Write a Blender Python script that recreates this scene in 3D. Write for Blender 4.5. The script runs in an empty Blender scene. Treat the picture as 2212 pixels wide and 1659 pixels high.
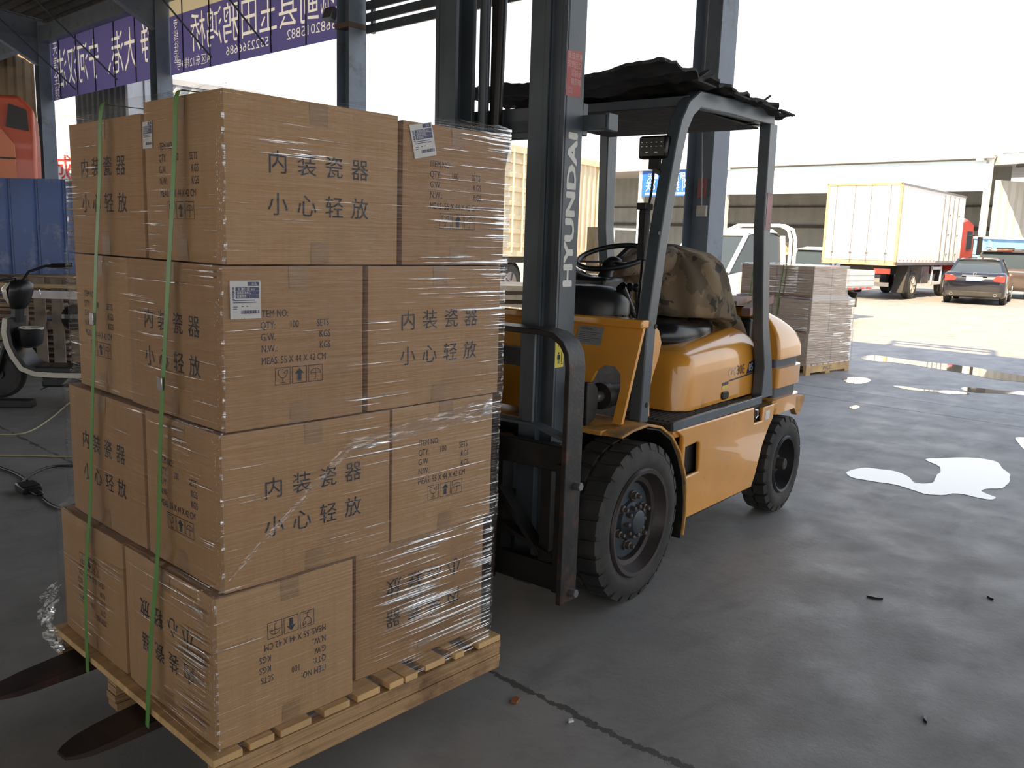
import bpy, bmesh, math, random
from mathutils import Vector, Matrix, noise
random.seed(7)
SC = bpy.context.scene
COL = SC.collection
PI = math.pi

# ---------------------------------------------------------------- camera
CAM = Vector((-1.0304, -1.9535, 1.5716))
RGT = Vector((0.68328, -0.72950, 0.030949)).normalized()
UPV = Vector((0.098523, 0.134115, 0.986056)).normalized()
BAK = RGT.cross(UPV).normalized(); UPV = BAK.cross(RGT)
cam_d = bpy.data.cameras.new('camera'); cam_d.sensor_width = 36; cam_d.lens = 1880.46 / 2212 * 36
cam_d.clip_start = .05; cam_d.clip_end = 600
cam = bpy.data.objects.new('camera', cam_d); COL.objects.link(cam)
M3 = Matrix((RGT, UPV, BAK)).transposed().to_4x4(); M3.translation = CAM
cam.matrix_world = M3
SC.camera = cam
FWD_H = Vector((.72351, .67073, 0)); RGT_H = Vector((.67073, -.72351, 0))

def spot(px, depth, z=0):
    """world point on the bearing of image column px (read at the horizon), at the given distance"""
    a = (px - 1106) / 1880.46
    p = CAM - BAK * depth + RGT * (a * depth)
    hz = 829.5 + (0.030949 * (px - 1106) - .1635 * 1880.46) / .98606
    p += UPV * ((829.5 - hz) / 1880.46 * depth)
    return Vector((p.x, p.y, z))

# ---------------------------------------------------------------- sky, sun, exposure
w = bpy.data.worlds.new('sky'); SC.world = w; w.use_nodes = True
nt = w.node_tree; nt.nodes.clear()
out = nt.nodes.new('ShaderNodeOutputWorld'); bg = nt.nodes.new('ShaderNodeBackground')
tc = nt.nodes.new('ShaderNodeTexCoord'); sp = nt.nodes.new('ShaderNodeSeparateXYZ'); rp = nt.nodes.new('ShaderNodeValToRGB')
nt.links.new(tc.outputs['Generated'], sp.inputs[0]); nt.links.new(sp.outputs['Z'], rp.inputs[0])
rp.color_ramp.elements[0].position = 0; rp.color_ramp.elements[0].color = (1, .98, .95, 1)
rp.color_ramp.elements[1].position = .9; rp.color_ramp.elements[1].color = (.55, .68, .95, 1)
e = rp.color_ramp.elements.new(.28); e.color = (.88, .94, 1, 1)
nt.links.new(rp.outputs[0], bg.inputs[0]); bg.inputs[1].default_value = 2.2
nt.links.new(bg.outputs[0], out.inputs[0])
sun_d = bpy.data.lights.new('sun', 'SUN'); sun_d.energy = 17; sun_d.angle = .0093; sun_d.color = (1, .76, .47)
sun = bpy.data.objects.new('sun', sun_d); COL.objects.link(sun)
to_sun = Vector((-.95, -.28, .97)).normalized()
sun.rotation_euler = to_sun.to_track_quat('Z', 'Y').to_euler()
sun.location = (-20, -8, 25)
vs = SC.view_settings; vs.view_transform = 'Standard'; vs.look = 'None'; vs.gamma = 1; vs.use_curve_mapping = False
vs.exposure = -0.28
SC.cycles.max_bounces = 10; SC.cycles.transparent_max_bounces = 24
SC.cycles.use_denoising = True

# ---------------------------------------------------------------- materials
MATS = {}
def mat(name, col, rough=.6, metal=0, var=.15, scale=6, bump=0, bscale=40, stretch=(1, 1, 1), dirt=None, dscale=3, dlo=.55, dhi=.75, spec=.5, coat=0):
    if name in MATS: return MATS[name]
    m = bpy.data.materials.new(name); m.use_nodes = True; n = m.node_tree; P = n.nodes['Principled BSDF']
    P.inputs['Roughness'].default_value = rough; P.inputs['Metallic'].default_value = metal
    P.inputs['Specular IOR Level'].default_value = spec; P.inputs['Coat Weight'].default_value = coat
    t = n.nodes.new('ShaderNodeTexCoord'); mp = n.nodes.new('ShaderNodeMapping'); mp.inputs['Scale'].default_value = stretch
    n.links.new(t.outputs['Object'], mp.inputs[0])
    nz = n.nodes.new('ShaderNodeTexNoise'); nz.inputs['Scale'].default_value = scale; nz.inputs['Detail'].default_value = 6
    n.links.new(mp.outputs[0], nz.inputs['Vector'])
    cr = n.nodes.new('ShaderNodeValToRGB'); cr.color_ramp.elements[0].position = .3; cr.color_ramp.elements[1].position = .7
    cr.color_ramp.elements[0].color = (*[c * (1 - var) for c in col], 1)
    cr.color_ramp.elements[1].color = (*[min(1, c * (1 + var)) for c in col], 1)
    n.links.new(nz.outputs[0], cr.inputs[0]); last = cr.outputs[0]
    if dirt:
        n2 = n.nodes.new('ShaderNodeTexNoise'); n2.inputs['Scale'].default_value = dscale; n2.inputs['Detail'].default_value = 8
        n2.inputs['Roughness'].default_value = .65
        n.links.new(t.outputs['Object'], n2.inputs['Vector'])
        r2 = n.nodes.new('ShaderNodeValToRGB'); r2.color_ramp.elements[0].position = dlo; r2.color_ramp.elements[1].position = dhi
        n.links.new(n2.outputs[0], r2.inputs[0])
        mx = n.nodes.new('ShaderNodeMixRGB'); mx.inputs[2].default_value = (*dirt, 1)
        n.links.new(r2.outputs[0], mx.inputs[0]); n.links.new(last, mx.inputs[1]); last = mx.outputs[0]
    n.links.new(last, P.inputs['Base Color'])
    if bump:
        n3 = n.nodes.new('ShaderNodeTexNoise'); n3.inputs['Scale'].default_value = bscale; n3.inputs['Detail'].default_value = 4
        n.links.new(mp.outputs[0], n3.inputs['Vector'])
        b = n.nodes.new('ShaderNodeBump'); b.inputs['Strength'].default_value = bump; b.inputs['Distance'].default_value = .01
        n.links.new(n3.outputs[0], b.inputs['Height']); n.links.new(b.outputs[0], P.inputs['Normal'])
    MATS[name] = m; return m

def glass(name, col, rough=.05):
    if name in MATS: return MATS[name]
    m = bpy.data.materials.new(name); m.use_nodes = True; P = m.node_tree.nodes['Principled BSDF']
    P.inputs['Base Color'].default_value = (*col, 1); P.inputs['Roughness'].default_value = rough
    P.inputs['Alpha'].default_value = .55; P.inputs['Specular IOR Level'].default_value = .8
    MATS[name] = m; return m

YEL = mat('yellow_paint', (.80, .35, .045), .22, 0, .10, 3, .03, 60, dirt=(.22, .12, .045), dscale=4.5, dlo=.62, dhi=.82, coat=.8)
YELD = mat('worn_yellow_paint', (.66, .32, .07), .5, 0, .2, 5, .1, 60, dirt=(.16, .11, .07), dscale=6, dlo=.45, dhi=.65)
DGREY = mat('dark_blue_grey_paint', (.070, .088, .105), .38, .1, .2, 5, .06, 50, dirt=(.10, .075, .05), dscale=9, dlo=.62, dhi=.8)
GUARD = mat('guard_grey_paint', (.085, .105, .122), .3, .1, .2, 5, .05, 50, dirt=(.13, .12, .10), dscale=12, dlo=.62, dhi=.8)
RUSTY = mat('worn_black_steel', (.032, .030, .030), .45, .35, .3, 8, .12, 60, dirt=(.11, .055, .03), dscale=10, dlo=.52, dhi=.72)
GREASE = mat('greasy_steel', (.02, .019, .018), .5, .3, .3, 9, .2, 30, dirt=(.06, .035, .02), dscale=8)
RUBBER = mat('tyre_rubber', (.035, .034, .033), .8, 0, .25, 9, .15, 60, dirt=(.075, .065, .055), dscale=5, dlo=.45, dhi=.75)
BLACKP = mat('black_plastic', (.015, .015, .016), .35, 0, .2, 6)
VINYL = mat('black_vinyl', (.012, .012, .013), .22, 0, .2, 6, .05, 30)
CHROME = mat('bright_metal', (.6, .6, .62), .25, .9, .1, 6)
STEELG = mat('zinc_steel', (.28, .28, .29), .4, .8, .2, 8)
WHITE = mat('white_paint', (.78, .78, .76), .4, 0, .05, 4, dirt=(.55, .50, .42), dscale=2)
DECALW = mat('decal_white', (.72, .72, .68), .5, 0, .08, 10)
INK = mat('carton_ink', (.022, .024, .036), .7, 0, .25, 30)
WOODN = mat('new_pine', (.60, .38, .17), .65, 0, .25, 5, .15, 60, stretch=(1, 6, 1))
WOODG = mat('grey_weathered_wood', (.22, .18, .14), .8, 0, .35, 6, .2, 60, stretch=(1, 1, 5))

def cardboard(name, col):
    m = bpy.data.materials.new(name); m.use_nodes = True; n = m.node_tree; P = n.nodes['Principled BSDF']
    t = n.nodes.new('ShaderNodeTexCoord')
    mp = n.nodes.new('ShaderNodeMapping'); mp.inputs['Scale'].default_value = (60, 60, 1.2)
    n.links.new(t.outputs['Object'], mp.inputs[0])
    a = n.nodes.new('ShaderNodeTexNoise'); a.inputs['Scale'].default_value = 1; a.inputs['Detail'].default_value = 3
    n.links.new(mp.outputs[0], a.inputs['Vector'])
    b = n.nodes.new('ShaderNodeTexNoise'); b.inputs['Scale'].default_value = 3.2; b.inputs['Detail'].default_value = 6
    n.links.new(t.outputs['Object'], b.inputs['Vector'])
    m1 = n.nodes.new('ShaderNodeMixRGB'); m1.inputs[1].default_value = (*[c * .86 for c in col], 1); m1.inputs[2].default_value = (*[c * 1.12 for c in col], 1)
    n.links.new(a.outputs[0], m1.inputs[0])
    cr = n.nodes.new('ShaderNodeValToRGB'); cr.color_ramp.elements[0].position = .56; cr.color_ramp.elements[1].position = .78
    n.links.new(b.outputs[0], cr.inputs[0])
    m2 = n.nodes.new('ShaderNodeMixRGB'); m2.inputs[2].default_value = (*[c * .62 for c in col], 1)
    mu = n.nodes.new('ShaderNodeMath'); mu.operation = 'MULTIPLY'; mu.inputs[1].default_value = .6
    n.links.new(cr.outputs[0], mu.inputs[0]); n.links.new(mu.outputs[0], m2.inputs[0]); n.links.new(m1.outputs[0], m2.inputs[1])
    n.links.new(m2.outputs[0], P.inputs['Base Color']); P.inputs['Roughness'].default_value = .72
    bu = n.nodes.new('ShaderNodeBump'); bu.inputs['Strength'].default_value = .12; bu.inputs['Distance'].default_value = .004
    n.links.new(a.outputs[0], bu.inputs['Height']); n.links.new(bu.outputs[0], P.inputs['Normal'])
    return m
CARD = [cardboard('carton_board', (.39, .22, .096)), cardboard('carton_board_pale', (.42, .245, .112)), cardboard('carton_board_deep', (.36, .20, .087))]
TAPE = mat('brown_packing_tape', (.30, .175, .08), .5, 0, .1, 8)

def film_mat(name, scale_v, base=.05, peak=.55, rot=(0, 0, 0), rough=.12, tint=(1, 1, 1), streak_gain=.10, tiers=0, corner=0):
    """clear stretch film: transparent, with glossy pleats"""
    m = bpy.data.materials.new(name); m.use_nodes = True; n = m.node_tree; n.nodes.clear()
    o = n.nodes.new('ShaderNodeOutputMaterial'); mix = n.nodes.new('ShaderNodeMixShader')
    tr = n.nodes.new('ShaderNodeBsdfTransparent'); gl = n.nodes.new('ShaderNodeBsdfGlossy'); gl.inputs['Roughness'].default_value = rough
    tr.inputs[0].default_value = (.97, .97, .97, 1); gl.inputs[0].default_value = (*tint, 1)
    t = n.nodes.new('ShaderNodeTexCoord')
    mp = n.nodes.new('ShaderNodeMapping'); mp.inputs['Rotation'].default_value = rot; mp.inputs['Scale'].default_value = scale_v
    mp.vector_type = 'POINT'
    def M_(op, x, y=0, clamp=False):
        q = n.nodes.new('ShaderNodeMath'); q.operation = op; q.use_clamp = clamp
        for i, v in ((0, x), (1, y)):
            if isinstance(v, (int, float)): q.inputs[i].default_value = v
            else: n.links.new(v, q.inputs[i])
        return q.outputs[0]
    n.links.new(t.outputs['UV'], mp.inputs[0])
    a = n.nodes.new('ShaderNodeTexNoise'); a.inputs['Scale'].default_value = 1; a.inputs['Detail'].default_value = 4; a.inputs['Distortion'].default_value = .25
    n.links.new(mp.outputs[0], a.inputs['Vector'])
    sx = n.nodes.new('ShaderNodeSeparateXYZ'); n.links.new(t.outputs['UV'], sx.inputs[0])
    big = n.nodes.new('ShaderNodeTexNoise'); big.inputs['Scale'].default_value = 3.2; big.inputs['Detail'].default_value = 2
    n.links.new(t.outputs['UV'], big.inputs['Vector'])
    # highlight streaks put into the gloss mask, denser toward the end of each side
    fr = M_('FRACT', sx.outputs[0], 0); end = M_('POWER', fr, 3)
    thr = M_('SUBTRACT', M_('SUBTRACT', .68, M_('MULTIPLY', M_('SUBTRACT', big.outputs[0], .5), .45)), M_('MULTIPLY', end, streak_gain))
    if tiers:   # highlights also put in over the set-back bottom carton and top right end
        lo = M_('LESS_THAN', sx.outputs[1], .655); hi = M_('GREATER_THAN', sx.outputs[1], 1.56); rf = M_('LESS_THAN', sx.outputs[0], 1.0)
        half = M_('MULTIPLY', M_('SUBTRACT', fr, .40), 4, True); far = M_('MULTIPLY', M_('SUBTRACT', fr, .78), 6, True)
        thr = M_('SUBTRACT', thr, M_('MULTIPLY', M_('MULTIPLY', rf, M_('ADD', M_('MULTIPLY', lo, half), M_('MULTIPLY', hi, far))), tiers))
    mu = M_('MULTIPLY', M_('SUBTRACT', a.outputs[0], thr), 14, True)
    if corner:  # glints put into the gloss mask along the corners
        cd_ = M_('SUBTRACT', .5, M_('ABSOLUTE', M_('SUBTRACT', fr, .5)))
        cn_ = n.nodes.new('ShaderNodeTexNoise'); cn_.inputs['Scale'].default_value = 55; cn_.inputs['Detail'].default_value = 3; n.links.new(t.outputs['UV'], cn_.inputs['Vector'])
        mu = M_('ADD', mu, M_('MULTIPLY', M_('LESS_THAN', cd_, .007), M_('MULTIPLY', M_('SUBTRACT', cn_.outputs[0], .52), 5, True)), True)
    mr = n.nodes.new('ShaderNodeMapRange'); mr.inputs['To Min'].default_value = base; mr.inputs['To Max'].default_value = peak
    n.links.new(mu, mr.inputs[0])
    bu = n.nodes.new('ShaderNodeBump'); bu.inputs['Strength'].default_value = 1; bu.inputs['Distance'].default_value = .006
    n.links.new(a.outputs[0], bu.inputs['Height']); n.links.new(bu.outputs[0], gl.inputs['Normal'])
    n.links.new(mr.outputs[0], mix.inputs[0]); n.links.new(tr.outputs[0], mix.inputs[1]); n.links.new(gl.outputs[0], mix.inputs[2])
    n.links.new(mix.outputs[0], o.inputs[0])
    return m

# ---------------------------------------------------------------- mesh helpers
class MB:
    def __init__(s): s.v = []; s.f = []; s.uv = {}
    def add(s, vs, fs, M=None):
        o = len(s.v)
        s.v += [tuple(M @ Vector(v)) if M is not None else tuple(v) for v in vs]
        s.f += [tuple(i + o for i in f) for f in fs]; return s
    def box(s, x0, x1, y0, y1, z0, z1, M=None):
        x0, x1 = sorted((x0, x1)); y0, y1 = sorted((y0, y1)); z0, z1 = sorted((z0, z1))
        return s.add([(x0, y0, z0), (x1, y0, z0), (x1, y1, z0), (x0, y1, z0), (x0, y0, z1), (x1, y0, z1), (x1, y1, z1), (x0, y1, z1)],
                     [(0, 3, 2, 1), (4, 5, 6, 7), (0, 1, 5, 4), (1, 2, 6, 5), (2, 3, 7, 6), (3, 0, 4, 7)], M)
    def bar(s, a, b, w, h, up=(0, 0, 1)):
        """rectangular bar from a to b"""
        a = Vector(a); b = Vector(b); d = (b - a).normalized(); u = Vector(up)
        r = d.cross(u)
        if r.length < 1e-4: r = d.cross(Vector((1, 0, 0)))
        r.normalize(); u = r.cross(d)
        vs = [p + r * (i * w / 2) + u * (j * h / 2) for p in (a, b) for i, j in ((-1, -1), (1, -1), (1, 1), (-1, 1))]
        return s.add(vs, [(0, 1, 2, 3), (7, 6, 5, 4), (0, 4, 5, 1), (1, 5, 6, 2), (2, 6, 7, 3), (3, 7, 4, 0)])
    def prism(s, poly, axis, a, b, M=None):
        """poly of 2-tuples extruded along axis ('y': poly=(x,z); 'x': poly=(y,z); 'z': poly=(x,y))"""
        f = {'y': lambda p, t: (p[0], t, p[1]), 'x': lambda p, t: (t, p[0], p[1]), 'z': lambda p, t: (p[0], p[1], t)}[axis]
        n = len(poly)
        return s.add([f(p, a) for p in poly] + [f(p, b) for p in poly],
                     [tuple(range(n)), tuple(range(2 * n - 1, n - 1, -1))] + [(i, (i + 1) % n + 0, (i + 1) % n + n, i + n) for i in range(n)], M)
    def strip(s, pts, axis, a, b, th, M=None):
        """bent plate following pts in the plane normal to axis, thickness th"""
        P = [Vector(p) for p in pts]; L = []; R_ = []
        for i, p in enumerate(P):
            d = (P[min(i + 1, len(P) - 1)] - P[max(i - 1, 0)]).normalized(); nn = Vector((-d.y, d.x))
            L.append(p + nn * th / 2); R_.append(p - nn * th / 2)
        f = {'y': lambda p, t: (p[0], t, p[1]), 'x': lambda p, t: (t, p[0], p[1]), 'z': lambda p, t: (p[0], p[1], t)}[axis]
        n = len(P); vs = [f(p, a) for p in L] + [f(p, a) for p in R_] + [f(p, b) for p in L] + [f(p, b) for p in R_]; fs = []
        for i in range(n - 1):
            fs += [(i, i + 1, n + i + 1, n + i), (2 * n + i, 3 * n + i, 3 * n + i + 1, 2 * n + i + 1), (i, 2 * n + i, 2 * n + i + 1, i + 1), (n + i, n + i + 1, 3 * n + i + 1, 3 * n + i)]
        fs += [(0, n, 3 * n, 2 * n), (n - 1, 3 * n - 1, 4 * n - 1, 2 * n - 1)]
        return s.add(vs, fs, M)
    def lathe(s, prof, n=32, axis='y', c=(0, 0, 0), M=None, closed=False, cap=True):
        """prof: (radius, offset) around axis through c"""
        vs = []; fs = []; m = len(prof)
        for k in range(n):
            t = 2 * PI * k / n; cs, sn = math.cos(t), math.sin(t)
            for r, o in prof:
                vs.append({'y': (c[0] + r * cs, c[1] + o, c[2] + r * sn), 'z': (c[0] + r * cs, c[1] + r * sn, c[2] + o), 'x': (c[0] + o, c[1] + r * cs, c[2] + r * sn)}[axis])
        for k in range(n):
            k2 = (k + 1) % n
            for i in range(m - 1 + (1 if closed else 0)):
                j = (i + 1) % m; fs.append((k * m + i, k * m + j, k2 * m + j, k2 * m + i))
        if not closed and cap:
            for i in (0, m - 1):
                if prof[i][0] > 1e-5: fs.append(tuple(k * m + i for k in (range(n) if i else range(n - 1, -1, -1))))
        return s.add(vs, fs, M)
    def tube(s, pts, r, n=8, cap=True):
        P = [Vector(p) for p in pts]; rs = r if isinstance(r, (list, tuple)) else [r] * len(P); vs = []; fs = []
        up = Vector((0, 0, 1)); prev = None
        for i, p in enumerate(P):
            d = (P[min(i + 1, len(P) - 1)] - P[max(i - 1, 0)]).normalized()
            a = prev if prev else (up if abs(d.z) < .9 else Vector((1, 0, 0)))
            a = (a - d * a.dot(d)).normalized(); prev = a; b = d.cross(a)
            for k in range(n):
                t = 2 * PI * k / n; vs.append(p + (a * math.cos(t) + b * math.sin(t)) * rs[i])
        for i in range(len(P) - 1):
            for k in range(n): fs.append((i * n + k, i * n + (k + 1) % n, (i + 1) * n + (k + 1) % n, (i + 1) * n + k))
        if cap: fs += [tuple(range(n - 1, -1, -1)), tuple((len(P) - 1) * n + k for k in range(n))]
        return s.add(vs, fs)
    def loft(s, rings, closed=True, caps=True):
        n = len(rings[0]); vs = [p for r in rings for p in r]; fs = []
        for i in range(len(rings) - 1):
            for k in range(n if closed else n - 1): fs.append((i * n + k, i * n + (k + 1) % n, (i + 1) * n + (k + 1) % n, (i + 1) * n + k))
        if caps: fs += [tuple(range(n - 1, -1, -1)), tuple((len(rings) - 1) * n + k for k in range(n))]
        return s.add(vs, fs)
    def sphere(s, c, r, n=12, m=8, sc=(1, 1, 1)):
        return s.loft([[(c[0] + r * sc[0] * math.sin(PI * (j + .01) / (m + .02)) * math.cos(2 * PI * k / n), c[1] + r * sc[1] * math.sin(PI * (j + .01) / (m + .02)) * math.sin(2 * PI * k / n), c[2] + r * sc[2] * math.cos(PI * j / m)) for k in range(n)] for j in range(m + 1)])
    def build(s, name, m, parent=None, smooth=False, bevel=0, seg=2, label=None, subsurf=0, angle=40):
        me = bpy.data.meshes.new(name); me.from_pydata(s.v, [], s.f)
        b = bmesh.new(); b.from_mesh(me); bmesh.ops.remove_doubles(b, verts=b.verts, dist=1e-5); bmesh.ops.recalc_face_normals(b, faces=b.faces)
        b.to_mesh(me); b.free()
        o = bpy.data.objects.new(name, me); COL.objects.link(o); o.parent = parent
        for mm in (m if isinstance(m, (list, tuple)) else [m]): me.materials.append(mm)
        if bevel:
            bv = o.modifiers.new('bevel', 'BEVEL'); bv.width = bevel; bv.segments = seg; bv.limit_method = 'ANGLE'; bv.angle_limit = math.radians(35)
        if subsurf:
            ss = o.modifiers.new('subsurf', 'SUBSURF'); ss.levels = ss.render_levels = subsurf
        if smooth or bevel:
            for p in me.polygons: p.use_smooth = True
            if not subsurf: me.set_sharp_from_angle(angle=math.radians(angle))
        if label: o['label'] = label
        return o

def thing(name, label, cat, loc=(0, 0, 0), rz=0, group=None):
    o = bpy.data.objects.new(name, None); COL.objects.link(o); o.location = loc; o.rotation_euler = (0, 0, rz)
    o.empty_display_size = .1; return tag(o, label, cat, group)
def tag(o, label, cat, group=None, kind=None):
    o['label'] = label; o['category'] = cat
    if group: o['group'] = group
    if kind: o['kind'] = kind
    return o
def struct(o): o['kind'] = 'structure'; return o
def copy_tree(o, parent=None):
    c = o.copy(); COL.objects.link(c); c.parent = parent
    for ch in list(o.children): copy_tree(ch, c)
    return c

_tc = {}
def glyphs(text, cjk=False):
    """flat triangulated outline of a string at size 1 (left-aligned on the baseline)"""
    if text in _tc: return _tc[text]
    c = bpy.data.curves.new('t', 'FONT'); c.body = text; c.resolution_u = 2
    o = bpy.data.objects.new('t', c); COL.objects.link(o)
    dg = bpy.context.evaluated_depsgraph_get(); dg.update()
    me = bpy.data.meshes.new_from_object(o.evaluated_get(dg))
    r = ([tuple(v.co) for v in me.vertices], [tuple(p.vertices) for p in me.polygons])
    bpy.data.objects.remove(o); bpy.data.curves.remove(c); bpy.data.meshes.remove(me)
    _tc[text] = r; return r
def put_text(mb, text, x, y, h, F, sx=1, shear=0, align='l'):
    """write text with cap height h at (x,y) of a face; F maps (u,v) to 3D"""
    vs, fs = glyphs(text)
    if not vs: return
    k = h / .70; w_ = max(v[0] for v in vs) * k * sx
    if align == 'c': x -= w_ / 2
    if align == 'r': x -= w_
    mb.add([F(x + v[0] * k * sx + v[1] * k * shear, y + v[1] * k) for v in vs], fs)
# ================================================================ THE PLACE
def floor_mat():
    m = bpy.data.materials.new('yard_concrete'); m.use_nodes = True; n = m.node_tree; P = n.nodes['Principled BSDF']; L = n.links.new
    t = n.nodes.new('ShaderNodeTexCoord')
    def noise_(sc, det=6, rough=.6, stretch=None, dist=0):
        a = n.nodes.new('ShaderNodeTexNoise'); a.inputs['Scale'].default_value = sc; a.inputs['Detail'].default_value = det; a.inputs['Roughness'].default_value = rough; a.inputs['Distortion'].default_value = dist
        if stretch:
            q = n.nodes.new('ShaderNodeMapping'); q.inputs['Scale'].default_value = stretch; L(t.outputs['Object'], q.inputs[0]); L(q.outputs[0], a.inputs['Vector'])
        else: L(t.outputs['Object'], a.inputs['Vector'])
        return a.outputs[0]
    def ramp(src, p0, p1, c0=(0, 0, 0), c1=(1, 1, 1)):
        r = n.nodes.new('ShaderNodeValToRGB'); r.color_ramp.elements[0].position = p0; r.color_ramp.elements[1].position = p1
        r.color_ramp.elements[0].color = (*c0, 1); r.color_ramp.elements[1].color = (*c1, 1); L(src, r.inputs[0]); return r.outputs[0]
    def mix(f, a, b, k=None):
        x = n.nodes.new('ShaderNodeMixRGB')
        if k is not None:
            mm = n.nodes.new('ShaderNodeMath'); mm.operation = 'MULTIPLY'; mm.inputs[1].default_value = k; L(f, mm.inputs[0]); f = mm.outputs[0]
        L(f, x.inputs[0])
        for i, v in ((1, a), (2, b)):
            if isinstance(v, tuple): x.inputs[i].default_value = (*v, 1)
            else: L(v, x.inputs[i])
        return x.outputs[0]
    def math_(op, a, b=None):
        x = n.nodes.new('ShaderNodeMath'); x.operation = op
        for i, v in ((0, a), (1, b)):
            if v is None: continue
            if isinstance(v, (int, float)): x.inputs[i].default_value = v
            else: L(v, x.inputs[i])
        return x.outputs[0]
    base = ramp(noise_(1.3, 8), .3, .7, (.25, .24, .228), (.345, .328, .305))
    base = mix(ramp(noise_(4.5, 8, .7), .5, .75), base, (.20, .192, .185), .7)
    base = mix(ramp(noise_(22, 6, .75), .62, .74), base, (.13, .125, .125), .55)
    base = mix(ramp(noise_(14, 4, .7, (1, .25, 1)), .66, .8), base, (.45, .44, .43), .45)
    base = mix(ramp(noise_(2.0, 5, .6, (.6, 2.2, 1), .6), .56, .72), base, (.165, .158, .15), .5)
    sep = n.nodes.new('ShaderNodeSeparateXYZ'); L(t.outputs['Object'], sep.inputs[0])
    wob = math_('MULTIPLY', math_('SUBTRACT', noise_(1.2, 6, .75), .5), .14)
    wob2 = math_('MULTIPLY', math_('SUBTRACT', noise_(3.5, 8, .8), .5), .16)
    def joint(x0, wd, wb):
        d = math_('ABSOLUTE', math_('SUBTRACT', math_('ADD', sep.outputs[0], wb), x0))
        return math_('LESS_THAN', d, wd)
    j = math_('ADD', joint(8.69, .012, math_('MULTIPLY', wob, .15)), joint(8.02, .014, math_('MULTIPLY', wob, 1.0)))
    gap = math_('MULTIPLY', ramp(noise_(5, 5, .7), .38, .62), .017)
    d = math_('ABSOLUTE', math_('SUBTRACT', math_('ADD', sep.outputs[0], wob2), 1.13))
    j = math_('ADD', j, math_('LESS_THAN', d, math_('ADD', gap, .003)))
    j = math_('MINIMUM', j, 1)
    base = mix(j, base, (.06, .054, .046), .8)
    L(base, P.inputs['Base Color'])
    L(ramp(noise_(3, 6), .35, .7, (.42,) * 3, (.72,) * 3), P.inputs['Roughness'])
    P.inputs['Specular IOR Level'].default_value = .4
    b = n.nodes.new('ShaderNodeBump'); b.inputs['Strength'].default_value = .35; b.inputs['Distance'].default_value = .006
    L(math_('SUBTRACT', noise_(30, 8, .7), math_('MULTIPLY', j, 2.0)), b.inputs['Height']); L(b.outputs[0], P.inputs['Normal'])
    return m
mb = MB(); mb.add([(-40, -60, 0), (140, -60, 0), (140, 120, 0), (-40, 120, 0)], [(0, 1, 2, 3)])
struct(mb.build('floor', floor_mat()))

# --- roof of the open shed
ROOFM = mat('sooty_roof_sheet', (.055, .052, .048), .8, 0, .3, 3, dirt=(.13, .12, .10), dscale=2)
STEEL = mat('column_steel', (.15, .19, .24), .45, .0, .12, 3, dirt=(.06, .06, .06), dscale=4)
mb = MB(); x = -13.0; pts = []
while x < 7.9:
    pts += [(x, 0), (x + .05, .045), (x + .11, .045), (x + .16, 0)]; x += .25
# corrugations run along y
zr = lambda xx: 6.42 + (7.4 - xx) * .10
pp = [(a, zr(a) + b) for a, b in pts]
mb.strip(pp, 'y', -16, 46, .012)
struct(mb.build('ceiling', ROOFM))
cd = Vector((.012, 6.0, 0)); c0 = Vector((6.96, 2.84, 0))
spots = [c0 + cd * k for k in range(-3, 7)]
mb = MB(); a, b = spots[0], spots[-1]
mb.bar((a.x, a.y, 5.93), (b.x, b.y, 5.93), .2, .34); mb.bar((a.x + .45, a.y, 6.25), (b.x + .45, b.y, 6.25), .06, .2)
struct(mb.build('trim_1', STEEL))
for i, s in enumerate(spots):
    mb = MB()
    L_ = 18.0
    for za, hh in ((5.77, .02), (6.27, .02)):
        mb.bar((s.x, s.y, za), (s.x - L_, s.y, za + 1.5), .2, hh)
    mb.bar((s.x, s.y, 6.02), (s.x - L_, s.y, 7.52), .012, .5)
    # haunch
    mb.prism([(s.x - .12, 5.25), (s.x - .12, 5.85), (s.x - 1.3, 5.9)], 'y', s.y - .09, s.y + .09)
    struct(mb.build('trim_%d' % (i + 2), STEEL))
for k in range(8):
    xx = 5.6 - k * 2.1
    mb = MB(); mb.bar((xx, -16, zr(xx) - .08), (xx, 46, zr(xx) - .08), .07, .14)
    struct(mb.build('trim_%d' % (k + 12), STEEL))
# back wall of the shed, far left
WALLM = mat('tan_wall_sheet', (.26, .19, .12), .7, 0, .25, 1.2, dirt=(.12, .10, .08), dscale=1)
mb = MB(); pts = []
a = spot(-420, 27); b = spot(92, 25)
n_ = 60
for i in range(n_ + 1):
    p = a.lerp(b, i / n_); d = (b - a).normalized(); nn = Vector((-d.y, d.x, 0)) * (.05 if i % 2 else 0)
    pts.append((p.x + nn.x, p.y + nn.y))
mb.strip(pts, 'z', 4.2, 7.6, .02)
struct(mb.build('wall_left', WALLM))
mb = MB(); mb.strip([(-13.0 + (.05 if i % 2 else 0), -16 + i * .4) for i in range(156)], 'z', 3.0, 8.3, .02); struct(mb.build('wall_light_baffle', WALLM))  # added unseen wall: cuts off the sky and bounces warm light inward

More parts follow.
